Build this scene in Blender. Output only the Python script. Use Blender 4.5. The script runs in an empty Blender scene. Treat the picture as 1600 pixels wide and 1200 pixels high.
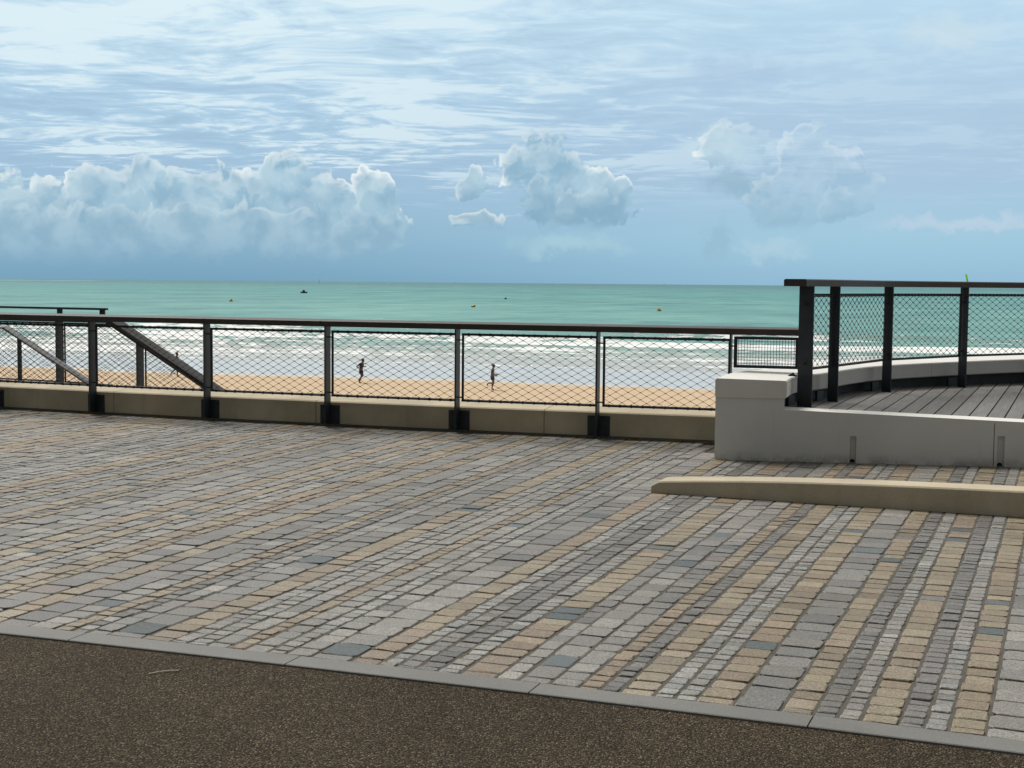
import bpy, bmesh, math, random
from mathutils import Vector, Matrix, noise as mnoise
random.seed(11)
R_ = math.radians
sc = bpy.context.scene
COL = sc.collection

# ------------------------------------------------------------------ camera
CAM_H = 1.55
PITCH = math.atan(158 / 2180.0)
ROLL = math.atan(0.0089)
cd = bpy.data.cameras.new("camera")
cam = bpy.data.objects.new("camera", cd)
COL.objects.link(cam)
cd.sensor_width = 36.0
cd.lens = 36.0 * 2180 / 1600
cd.clip_start = 0.05
cd.clip_end = 90000
cam.matrix_world = Matrix.Translation((0, 0, CAM_H)) @ Matrix.Rotation(math.pi / 2 - PITCH, 4, 'X') @ Matrix.Rotation(ROLL, 4, 'Z')
sc.camera = cam
sc.view_settings.view_transform = 'Standard'
sc.view_settings.look = 'None'
sc.view_settings.exposure = 0.0
sc.view_settings.gamma = 1.0
sc.render.resolution_x, sc.render.resolution_y = 1024, 768
sc.cycles.max_bounces = 5; sc.cycles.diffuse_bounces = 2; sc.cycles.glossy_bounces = 2; sc.cycles.transmission_bounces = 1
sc.cycles.caustics_reflective = False; sc.cycles.caustics_refractive = False

# ------------------------------------------------------------------ node helper
class NT:
    def __init__(s, tree):
        s.t = tree; s.n = tree.nodes; s.l = tree.links
    def new(s, typ, **kw):
        n = s.n.new(typ)
        for k, v in kw.items(): setattr(n, k, v)
        return n
    def put(s, sock, v):
        if v is None: return
        if isinstance(v, bpy.types.NodeSocket): s.l.new(v, sock)
        else: sock.default_value = v
    def m(s, op, a, b=None, c=None, clamp=False):
        n = s.new('ShaderNodeMath', operation=op); n.use_clamp = clamp
        s.put(n.inputs[0], a); s.put(n.inputs[1], b); s.put(n.inputs[2], c)
        return n.outputs[0]
    def v(s, op, a, b=None):
        n = s.new('ShaderNodeVectorMath', operation=op)
        s.put(n.inputs[0], a); s.put(n.inputs[1], b)
        return n.outputs['Value'] if op in ('LENGTH', 'DOT_PRODUCT', 'DISTANCE') else n.outputs['Vector']
    def xyz(s, x, y, z=0.0):
        n = s.new('ShaderNodeCombineXYZ')
        s.put(n.inputs[0], x); s.put(n.inputs[1], y); s.put(n.inputs[2], z)
        return n.outputs[0]
    def sep(s, v):
        n = s.new('ShaderNodeSeparateXYZ'); s.put(n.inputs[0], v); return n.outputs
    def noise(s, vec, scale, detail=3, rough=0.5, dist=0.0, col=False, dim='3D'):
        n = s.new('ShaderNodeTexNoise'); n.noise_dimensions = dim
        s.put(n.inputs['Vector'], vec); s.put(n.inputs['Scale'], scale); s.put(n.inputs['Detail'], detail)
        s.put(n.inputs['Roughness'], rough); s.put(n.inputs['Distortion'], dist)
        return n.outputs['Color'] if col else n.outputs[0]
    def voro(s, vec, scale, feat='F1', out='Distance', rnd=1.0, dim='3D'):
        n = s.new('ShaderNodeTexVoronoi', feature=feat, voronoi_dimensions=dim)
        s.put(n.inputs['Vector'], vec); s.put(n.inputs['Scale'], scale); s.put(n.inputs['Randomness'], rnd)
        return n.outputs[out]
    def ss(s, x, lo, hi, a=0.0, b=1.0):
        n = s.new('ShaderNodeMapRange', interpolation_type='SMOOTHSTEP')
        s.put(n.inputs[0], x); s.put(n.inputs[1], lo); s.put(n.inputs[2], hi); s.put(n.inputs[3], a); s.put(n.inputs[4], b)
        return n.outputs[0]
    def mix(s, f, a, b, blend='MIX'):
        n = s.new('ShaderNodeMix', data_type='RGBA', blend_type=blend)
        s.put(n.inputs[0], f); s.put(n.inputs[6], a); s.put(n.inputs[7], b)
        return n.outputs[2]
    def ramp(s, f, stops):
        n = s.new('ShaderNodeValToRGB'); s.put(n.inputs[0], f)
        e = n.color_ramp.elements
        e[0].position, e[0].color = stops[0]; e[1].position, e[1].color = stops[-1]
        for p, c in stops[1:-1]:
            q = e.new(p); q.color = c
        return n.outputs[0]
    def bump(s, h, strength, dist, normal=None):
        n = s.new('ShaderNodeBump'); s.put(n.inputs['Height'], h); s.put(n.inputs['Strength'], strength)
        s.put(n.inputs['Distance'], dist)
        if normal is not None: s.put(n.inputs['Normal'], normal)
        return n.outputs[0]

def lin(r, g, b):
    f = lambda c: (c / 255 / 12.92) if c / 255 <= 0.04045 else ((c / 255 + 0.055) / 1.055) ** 2.4
    return (f(r), f(g), f(b), 1.0)

# ------------------------------------------------------------------ sky
SUN_EL, SUN_AZ = R_(52), R_(-38)            # in front of the viewer, to the left, behind thin cloud
w = bpy.data.worlds.new("World"); sc.world = w; w.use_nodes = True
N = NT(w.node_tree); N.n.clear()
dirv = N.new('ShaderNodeTexCoord').outputs['Generated']
dx, dy, dz = N.sep(dirv)
DEG = 180 / math.pi
U = N.m('MULTIPLY', N.m('ARCTAN2', dx, dy), DEG)
V = N.m('MULTIPLY', N.m('ARCSINE', dz), DEG)
P = N.xyz(U, V, 0.0)
# blobs of the cumulus: azimuth, elevation and half sizes, in degrees
BLOBS = [(-20.5,2.4,3.4,1.9),(-17.6,2.3,3.2,1.9),(-16.6,3.1,1.5,1.2),(-14.7,3.5,1.35,1.35),(-13.0,2.6,3.2,1.9),(-11.6,3.5,1.4,1.1),(-9.6,3.3,2.1,1.75),(-8.4,2.5,2.5,1.7),(-7.6,3.2,1.2,1.3),
         (-5.7,3.7,0.75,0.95),(-6.2,2.3,1.8,1.2),
         (1.15,4.8,1.5,1.35),(1.9,3.7,1.85,1.6),(3.3,3.5,1.5,1.35),(4.1,4.0,0.75,0.6),(2.6,2.65,2.4,0.75),
         (-1.7,4.0,0.5,0.65),(-1.3,2.4,1.0,0.5),(11.8,5.6,0.9,0.7),(12.0,4.1,2.4,1.6),(11.0,3.0,1.9,1.0),(13.4,3.6,1.2,1.0),(8.6,5.6,1.4,0.8)]
FRONT = [(-20.0,1.7,2.6,1.2),(-17.3,1.75,2.2,1.15),(-15.6,2.2,1.2,0.95),(-13.2,1.9,1.9,1.1),(-10.9,2.2,1.6,1.05),(-8.9,1.95,1.6,1.0),(-6.6,1.8,1.2,0.8),
         (1.0,3.5,0.8,0.95),(2.5,3.1,1.0,0.85),(3.7,3.25,0.75,0.75),(11.0,3.1,1.0,0.7),(13.1,3.2,0.9,0.75)]
def cloud_field(p, blobs):
    wa = N.noise(p, 0.55, 2, 0.5, col=True, dim='2D')
    wb = N.noise(p, 1.9, 2, 0.5, col=True, dim='2D')
    q = N.v('ADD', p, N.v('MULTIPLY', N.v('SUBTRACT', wa, (0.5, 0.5, 0.5)), (1.5, 1.2, 0)))
    q = N.v('ADD', q, N.v('MULTIPLY', N.v('SUBTRACT', wb, (0.5, 0.5, 0.5)), (0.42, 0.36, 0)))
    d = None
    for (u, v, rx, ry) in blobs:
        e = N.v('LENGTH', N.v('MULTIPLY', N.v('SUBTRACT', q, (u, v, 0)), (1 / rx, 1 / ry, 0)))
        b = N.m('SUBTRACT', 1.0, e)
        d = b if d is None else N.m('SMOOTH_MAX', d, b, 0.12)
    bil = N.m('SUBTRACT', 0.5, N.voro(q, 1.25, 'SMOOTH_F1', dim='2D'))
    bil2 = N.m('SUBTRACT', 0.4, N.voro(q, 3.0, 'SMOOTH_F1', dim='2D'))
    fb = N.m('SUBTRACT', N.noise(q, 2.4, 5, 0.6, dim='2D'), 0.5)
    d = N.m('ADD', d, N.m('MULTIPLY', bil, 0.55))
    d = N.m('ADD', d, N.m('MULTIPLY', bil2, 0.30))
    return N.m('ADD', d, N.m('MULTIPLY', fb, 0.20))
east = N.ss(U, -4.5, -2.5)
wob = N.m('MULTIPLY', N.m('SUBTRACT', N.noise(P, 1.1, 3, dim='2D'), 0.5), 0.5)
basefade = N.ss(N.m('ADD', V, wob), N.m('ADD', 0.4, N.m('MULTIPLY', east, 1.6)), N.m('ADD', 2.3, N.m('MULTIPLY', east, 0.35)))
right_thin = N.ss(U, 6.5, 9.0, 1.0, 0.34)
patchy = N.ss(N.noise(P, 0.33, 2, dim='2D'), 0.40, 0.58, 0.50, 1.0)
tint = N.ss(N.noise(P, 0.8, 3, dim='2D'), 0.35, 0.65)
low = N.m('MULTIPLY', N.ss(V, 3.9, 2.2), N.m('ADD', 0.25, N.m('MULTIPLY', east, 0.6)))
def cloud_layer(blobs, off, soft, dk, lt, gain):
    p = N.v('ADD', P, off)
    D0 = cloud_field(p, blobs); D1 = cloud_field(N.v('ADD', p, (-0.20, 0.40, 0)), blobs)
    al = N.m('MULTIPLY', N.m('MULTIPLY', N.ss(D0, 0.02, soft), basefade), right_thin)
    lit = N.ss(N.m('SUBTRACT', D0, D1), 0.0, 0.34)
    edge = N.ss(D0, 0.60, 0.05)
    lit = N.m('MULTIPLY', lit, N.m('ADD', 0.22, N.m('MULTIPLY', edge, 0.85)), clamp=True)
    lit = N.m('MULTIPLY', N.m('MULTIPLY', lit, N.ss(V, 1.6, 4.0, 0.30, 1.0)), N.m('MULTIPLY', patchy, gain))
    c = N.mix(low, N.mix(tint, lin(*dk[0]), lin(*dk[1])), lin(126, 170, 197))
    return al, N.mix(lit, c, lin(*lt))
calpha, cl_col = cloud_layer(BLOBS, (0, 0, 0), 0.17, ((142, 182, 207), (168, 202, 221)), (242, 250, 251), 1.0)
falpha, fcol = cloud_layer(FRONT, (0.15, 0.05, 0), 0.24, ((140, 180, 205), (164, 198, 218)), (226, 240, 246), 0.85)
# broad gradient of the veil of high cloud
gl = N.ramp(N.m('DIVIDE', V, 30.0, clamp=True), [(0.0, lin(114,163,193)), (0.045, lin(128,174,203)), (0.14, lin(158,193,221)), (0.24, lin(178,211,234)), (0.36, lin(206,232,246)), (0.7, lin(240,240,236)), (1.0, lin(244,238,228))])
gr = N.ramp(N.m('DIVIDE', V, 30.0, clamp=True), [(0.0, lin(146,190,218)), (0.06, lin(160,203,226)), (0.15, lin(171,201,227)), (0.24, lin(178,207,231)), (0.36, lin(192,223,243)), (0.7, lin(240,240,236)), (1.0, lin(244,238,228))])
base = N.mix(N.ss(U, -14, 16), gl, gr)
# rippled altocumulus seen in perspective on a high flat layer
lz = N.m('ADD', N.m('MAXIMUM', dz, 0.0), 0.045)
lp = N.xyz(N.m('DIVIDE', dx, lz), N.m('DIVIDE', dy, lz), 0.0)
lw = N.v('ADD', lp, N.v('MULTIPLY', N.v('SUBTRACT', N.noise(lp, 0.7, 3, col=True, dim='2D'), (0.5, 0.5, 0.5)), (0.9, 0.7, 0)))
s1 = N.noise(N.v('MULTIPLY', lw, (1.0, 1.35, 1)), 1.7, 5, 0.60, dim='2D')
s2 = N.noise(N.v('MULTIPLY', lw, (2.4, 3.3, 1)), 2.6, 4, 0.58, dim='2D')
big = N.noise(N.v('MULTIPLY', lp, (0.5, 0.6, 1)), 1.3, 2, 0.5, dim='2D')
st = N.m('ADD', N.m('MULTIPLY', s1, 0.62), N.m('MULTIPLY', s2, 0.38))
st = N.m('ADD', st, N.m('MULTIPLY', N.m('SUBTRACT', big, 0.5), 0.35))
amp = N.m('MULTIPLY', N.ss(V, 2.6, 5.0), N.ss(U, 16, -9, 0.22, 1.0))
bright = N.m('MULTIPLY', N.ss(N.m('ADD', st, N.m('MULTIPLY', N.m('SUBTRACT', V, 7.0), 0.003)), 0.465, 0.61), amp)
dark = N.m('MULTIPLY', N.ss(st, 0.50, 0.34), amp)
veil = N.mix(N.m('MULTIPLY', bright, 0.70), base, lin(232, 248, 252))
veil = N.mix(N.m('MULTIPLY', dark, 0.55), veil, lin(156, 186, 212))
# loose faint patches on the right
FAINT = [(8.6,5.5,1.8,0.95,(205,228,238)),(8.8,8.4,2.6,0.95,(172,200,228)),(17.0,9.7,2.2,0.8,(208,228,238)),(9.2,4.0,1.6,0.7,(140,178,200)),(8.3,1.7,0.6,1.0,(146,186,208)),(18.0,2.5,4.0,0.35,(196,214,232)),(10.4,1.4,1.4,0.5,(182,212,228)),(2.3,1.55,2.8,0.5,(172,210,222))]
fq = N.v('ADD', P, N.v('MULTIPLY', N.v('SUBTRACT', N.noise(P, 0.8, 5, 0.6, col=True, dim='2D'), (0.5, 0.5, 0.5)), (2.4, 1.6, 0)))
for (u, v, rx, ry, c) in FAINT:
    e = N.v('LENGTH', N.v('MULTIPLY', N.v('SUBTRACT', fq, (u, v, 0)), (1 / rx, 1 / ry, 0)))
    veil = N.mix(N.m('MULTIPLY', N.ss(e, 1.25, 0.25), 0.62), veil, lin(*c))
skyc = N.mix(N.m('MULTIPLY', falpha, 0.8), N.mix(calpha, veil, cl_col), fcol)
# sky behind the camera dimmed so that faces turned toward it stay dark
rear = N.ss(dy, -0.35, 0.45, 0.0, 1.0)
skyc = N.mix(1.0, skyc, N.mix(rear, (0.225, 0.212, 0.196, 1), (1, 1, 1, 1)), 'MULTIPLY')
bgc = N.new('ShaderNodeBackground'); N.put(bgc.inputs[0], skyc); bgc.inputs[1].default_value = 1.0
nis = N.new('ShaderNodeTexSky', sky_type='NISHITA')
nis.sun_disc = False; nis.sun_elevation = SUN_EL; nis.sun_rotation = SUN_AZ
bgs = N.new('ShaderNodeBackground'); N.put(bgs.inputs[0], nis.outputs[0]); bgs.inputs[1].default_value = 0.08
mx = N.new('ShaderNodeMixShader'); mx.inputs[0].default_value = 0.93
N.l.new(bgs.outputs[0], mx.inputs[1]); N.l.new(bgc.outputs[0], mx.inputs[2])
w.cycles.sampling_method = 'MANUAL'; w.cycles.sample_map_resolution = 512
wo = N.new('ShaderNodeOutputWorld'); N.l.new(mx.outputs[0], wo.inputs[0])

sd = bpy.data.lights.new("sun", 'SUN'); sd.energy = 3.2; sd.angle = R_(24); sd.color = (1.0, 0.95, 0.87)
so = bpy.data.objects.new("sun", sd); COL.objects.link(so)
sdir = Vector((math.sin(SUN_AZ) * math.cos(SUN_EL), math.cos(SUN_AZ) * math.cos(SUN_EL), math.sin(SUN_EL)))
so.rotation_euler = sdir.to_track_quat('Z', 'Y').to_euler(); so.location = sdir * 40

# ------------------------------------------------------------------ materials
def mat(name):
    m = bpy.data.materials.new(name); m.use_nodes = True
    t = NT(m.node_tree)
    b = m.node_tree.nodes['Principled BSDF']
    return m, t, b
def simple(name, col, rough=0.5, var=0.25, scale=8.0, bump=0.0, bscale=60.0, metal=0.0, spec=0.5):
    m, t, b = mat(name)
    o = t.new('ShaderNodeTexCoord').outputs['Object']
    n = t.noise(o, scale, 5, 0.6)
    a = tuple(c * (1 - var) for c in col[:3]) + (1,); z = tuple(min(1, c * (1 + var)) for c in col[:3]) + (1,)
    t.put(b.inputs['Base Color'], t.ramp(n, [(0.3, a), (0.7, z)]))
    b.inputs['Roughness'].default_value = rough; b.inputs['Metallic'].default_value = metal
    b.inputs['Specular IOR Level'].default_value = spec
    if bump: t.put(b.inputs['Normal'], t.bump(t.noise(o, bscale, 4, 0.6), bump, 0.004))
    return m

M_steel = simple("painted_steel", (0.024, 0.029, 0.035), 0.46, 0.3, 6, 0.15, 90, spec=0.35)
M_wire = simple("dark_wire", (0.020, 0.022, 0.025), 0.5, 0.2, 20)
M_galv = simple("galvanized_bar", (0.13, 0.13, 0.138), 0.45, 0.25, 14, 0, metal=0.4)
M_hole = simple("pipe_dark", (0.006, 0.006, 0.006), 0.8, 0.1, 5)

def wood(name, col, grain_axis, rough=0.6, gs=70.0, var=0.5):
    m, t, b = mat(name)
    o = t.new('ShaderNodeTexCoord').outputs['Object']
    sc_ = [gs, gs, gs]; sc_[grain_axis] = gs * 0.03
    g = t.noise(t.v('MULTIPLY', o, tuple(sc_)), 1.0, 5, 0.65)
    k = t.noise(o, 2.2, 3)
    a = tuple(c * (1 - var) for c in col) + (1,); z = tuple(c * (1 + var) for c in col) + (1,)
    c = t.ramp(g, [(0.28, a), (0.72, z)])
    c = t.mix(t.ss(k, 0.4, 0.7, 0.0, 0.35), c, tuple(x * 1.5 for x in col) + (1,))
    t.put(b.inputs['Base Color'], c)
    b.inputs['Roughness'].default_value = rough; b.inputs['Specular IOR Level'].default_value = 0.3
    t.put(b.inputs['Normal'], t.bump(g, 0.35, 0.003))
    return m
M_rail = wood("dark_timber", (0.046, 0.036, 0.032), 0, 0.5, 40, 0.28)

M_stairrail = wood("stained_timber", (0.026, 0.022, 0.021), 0, 0.7, 40, 0.28)
def concrete(name, col, speck=0.25, rough=0.85, stain=0.35, bump=0.35):
    m, t, b = mat(name)
    o = t.new('ShaderNodeNewGeometry').outputs['Position']
    n1 = t.noise(o, 1.6, 4, 0.6); n2 = t.noise(o, 160, 2, 0.6); n3 = t.noise(t.v('MULTIPLY', o, (7, 7, 1.2)), 1.0, 4, 0.6)
    c = t.mix(t.ss(n1, 0.3, 0.7), tuple(x * (1 - stain * 0.5) for x in col) + (1,), tuple(x * (1 + stain * 0.4) for x in col) + (1,))
    c = t.mix(t.ss(n3, 0.52, 0.75, 0, stain), c, tuple(x * 0.62 for x in col) + (1,))
    c = t.mix(t.ss(n2, 0.60, 0.72, 0, speck), c, tuple(x * 0.35 for x in col) + (1,))
    c = t.mix(t.ss(n2, 0.42, 0.30, 0, speck), c, tuple(min(1, x * 1.7) for x in col) + (1,))
    pit = t.voro(o, 38.0)
    c = t.mix(t.ss(pit, 0.10, 0.05, 0, 0.5), c, tuple(x * 0.4 for x in col) + (1,))
    t.put(b.inputs['Base Color'], c); b.inputs['Roughness'].default_value = rough
    h = t.m('ADD', n2, t.m('MULTIPLY', t.ss(pit, 0.0, 0.14), 0.8))
    t.put(b.inputs['Normal'], t.bump(h, bump, 0.004))
    return m
M_conc = concrete("sand_concrete", (0.46, 0.395, 0.28))
M_kerb = concrete("kerb_concrete", (0.47, 0.405, 0.295), 0.45, 0.85, 0.25, 0.45)
M_seawall = concrete("seawall_concrete", (0.30, 0.28, 0.24))

def white_paint():
    m, t, b = mat("white_painted_render")
    o = t.new('ShaderNodeNewGeometry').outputs['Position']
    n1 = t.noise(o, 1.3, 4, 0.6); n2 = t.noise(t.v('MULTIPLY', o, (9, 9, 1.0)), 1.0, 5, 0.65)
    c = t.mix(t.ss(n1, 0.3, 0.7), (0.67, 0.655, 0.625, 1), (0.74, 0.725, 0.70, 1))
    c = t.mix(t.ss(n2, 0.58, 0.8, 0, 0.30), c, (0.40, 0.385, 0.355, 1))
    sp = t.voro(o, 3.3); c = t.mix(t.ss(sp, 0.045, 0.025, 0, 0.6), c, (0.16, 0.15, 0.14, 1))
    sp2 = t.noise(o, 4.5, 3, 0.6); c = t.mix(t.ss(sp2, 0.66, 0.78, 0, 0.35), c, (0.36, 0.34, 0.305, 1))
    z = t.sep(o)[2]
    low = t.m('MULTIPLY', t.ss(z, 0.10, 0.0), t.ss(t.noise(o, 7, 5, 0.65), 0.38, 0.62))
    c = t.mix(t.m('MULTIPLY', low, 0.55), c, (0.25, 0.22, 0.175, 1))
    t.put(b.inputs['Base Color'], c); b.inputs['Roughness'].default_value = 0.75
    t.put(b.inputs['Normal'], t.bump(t.noise(o, 70, 4, 0.6), 0.18, 0.003))
    return m
M_white = white_paint()

def deck_mat():
    m, t, b = mat("weathered_deck_wood")
    o = t.new('ShaderNodeTexCoord').outputs['Object']
    g = t.noise(t.v('MULTIPLY', o, (75, 2.0, 75)), 1.0, 5, 0.65)
    at = t.new('ShaderNodeAttribute', attribute_name='tone').outputs['Fac']
    c = t.ramp(g, [(0.25, (0.10, 0.096, 0.092, 1)), (0.75, (0.205, 0.198, 0.19, 1))])
    c = t.mix(1.0, c, t.xyz(at, at, at), 'MULTIPLY')
    k = t.noise(t.v('MULTIPLY', o, (6, 1.5, 6)), 1.0, 4, 0.6)
    c = t.mix(t.ss(k, 0.5, 0.8, 0, 0.5), c, (0.08, 0.075, 0.07, 1))
    t.put(b.inputs['Base Color'], c); b.inputs['Roughness'].default_value = 0.7
    t.put(b.inputs['Normal'], t.bump(g, 0.4, 0.003))
    return m
M_deck = deck_mat()

def paver_mat():
    m, t, b = mat("stone_setts")
    at = t.new('ShaderNodeAttribute', attribute_name='tint')
    o = t.new('ShaderNodeNewGeometry').outputs['Position']
    sp = t.noise(o, 105, 4, 0.85); md = t.noise(o, 26, 4, 0.65); bg = t.noise(o, 0.55, 4, 0.6)
    c = at.outputs['Color']
    k = t.ramp(sp, [(0.36, (0.40, 0.40, 0.41, 1)), (0.5, (1, 1, 1, 1)), (0.64, (1.65, 1.64, 1.62, 1))])
    c = t.mix(0.85, c, k, 'MULTIPLY')
    k2 = t.ramp(md, [(0.3, (0.78, 0.77, 0.76, 1)), (0.7, (1.12, 1.12, 1.12, 1))])
    c = t.mix(1.0, c, k2, 'MULTIPLY')
    k3 = t.ramp(bg, [(0.3, (0.82, 0.81, 0.79, 1)), (0.7, (1.08, 1.08, 1.09, 1))])
    c = t.mix(1.0, c, k3, 'MULTIPLY')
    st = t.noise(o, 3.1, 5, 0.7)
    c = t.mix(t.ss(st, 0.60, 0.74, 0, 0.38), c, (0.10, 0.092, 0.08, 1))
    gum = t.voro(o, 2.3)
    c = t.mix(t.ss(gum, 0.042, 0.028, 0, 0.6), c, (0.09, 0.088, 0.085, 1))
    t.put(b.inputs['Base Color'], c)
    t.put(b.inputs['Roughness'], t.ss(md, 0.3, 0.7, 0.46, 0.68))
    b.inputs['Specular IOR Level'].default_value = 0.32
    h = t.m('ADD', t.m('MULTIPLY', sp, 0.5), t.m('MULTIPLY', md, 1.0))
    t.put(b.inputs['Normal'], t.bump(h, 0.5, 0.004))
    return m
M_paver = paver_mat()

def bed_mat():
    m, t, b = mat("joint_sand")
    o = t.new('ShaderNodeNewGeometry').outputs['Position']
    n = t.noise(o, 9, 5, 0.65); f = t.noise(o, 260, 2, 0.6)
    c = t.ramp(n, [(0.3, (0.062, 0.054, 0.043, 1)), (0.7, (0.125, 0.111, 0.088, 1))])
    c = t.mix(t.ss(f, 0.35, 0.65, 0, 0.6), c, (0.07, 0.062, 0.052, 1))
    t.put(b.inputs['Base Color'], c); b.inputs['Roughness'].default_value = 0.95
    t.put(b.inputs['Normal'], t.bump(f, 0.6, 0.004))
    return m
M_bed = bed_mat()

def asphalt_mat():
    m, t, b = mat("brown_asphalt")
    o = t.new('ShaderNodeNewGeometry').outputs['Position']
    v = t.new('ShaderNodeTexVoronoi', feature='F1'); t.put(v.inputs['Vector'], o); v.inputs['Scale'].default_value = 135
    tone = t.sep(v.outputs['Color'])
    n = t.noise(o, 1.1, 5, 0.65); n2 = t.noise(o, 30, 4, 0.6)
    c = t.ramp(tone[0], [(0.0, (0.058, 0.042, 0.027, 1)), (0.45, (0.100, 0.075, 0.049, 1)), (0.85, (0.150, 0.117, 0.080, 1)), (0.98, (0.27, 0.225, 0.165, 1))])
    c = t.mix(t.ss(v.outputs['Distance'], 0.34, 0.60, 0, 0.9), c, (0.018, 0.014, 0.009, 1))
    k = t.ramp(n, [(0.3, (0.78, 0.78, 0.78, 1)), (0.7, (1.2, 1.17, 1.12, 1))])
    c = t.mix(1.0, c, k, 'MULTIPLY')
    k = t.ramp(n2, [(0.3, (0.8, 0.8, 0.8, 1)), (0.7, (1.2, 1.2, 1.2, 1))])
    c = t.mix(1.0, c, k, 'MULTIPLY')
    t.put(b.inputs['Base Color'], c); b.inputs['Roughness'].default_value = 0.8
    b.inputs['Specular IOR Level'].default_value = 0.08
    h = t.m('SUBTRACT', t.m('MULTIPLY', tone[1], 0.7), t.m('MULTIPLY', v.outputs['Distance'], 1.4))
    t.put(b.inputs['Normal'], t.bump(h, 0.85, 0.006))
    return m
M_asph = asphalt_mat()

SN = (math.sin(R_(18)), math.cos(R_(18)))       # seaward normal of the shoreline
SA = (math.cos(R_(18)), -math.sin(R_(18)))      # along the shoreline
def shore_coords(t):
    o = t.new('ShaderNodeNewGeometry').outputs['Position']
    tt = t.v('DOT_PRODUCT', o, (SN[0], SN[1], 0)); ss = t.v('DOT_PRODUCT', o, (SA[0], SA[1], 0))
    return o, tt, ss

def sand_mat():
    m, t, b = mat("beach_sand")
    o, tt, ss = shore_coords(t)
    n = t.noise(o, 0.35, 5, 0.6); f = t.noise(o, 2.2, 5, 0.7); f2 = t.noise(o, 45, 3, 0.6)
    dry = t.ramp(f, [(0.3, (0.53, 0.395, 0.262, 1)), (0.7, (0.65, 0.495, 0.345, 1))])
    fp = t.voro(o, 1.7); dry = t.mix(t.ss(fp, 0.22, 0.10, 0, 0.45), dry, (0.40, 0.29, 0.17, 1))
    wr = t.noise(t.xyz(t.m('MULTIPLY', ss, 0.15), tt, 3.0), 0.55, 5, 0.65); dry = t.mix(t.ss(wr, 0.58, 0.70, 0, 0.5), dry, (0.36, 0.27, 0.165, 1))
    wet_edge = t.m('ADD', tt, t.m('MULTIPLY', t.m('SUBTRACT', t.noise(t.xyz(ss, tt, 0), 0.10, 5, 0.55), 0.5), 7.0))
    wet = t.ss(wet_edge, 92.2, 95.5)
    wetc = t.ramp(n, [(0.3, (0.50, 0.475, 0.445, 1)), (0.7, (0.60, 0.575, 0.54, 1))])
    t.put(b.inputs['Base Color'], t.mix(wet, dry, wetc))
    t.put(b.inputs['Roughness'], t.m('ADD', 0.22, t.m('MULTIPLY', t.m('SUBTRACT', 1.0, wet), 0.7)))
    t.put(b.inputs['Specular IOR Level'], t.m('ADD', 0.15, t.m('MULTIPLY', wet, 0.6)))
    t.put(b.inputs['Normal'], t.bump(t.m('ADD', f, t.m('MULTIPLY', f2, 0.25)), t.ss(wet, 0, 1, 0.6, 0.03), 0.08))
    return m
M_sand = sand_mat()

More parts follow.
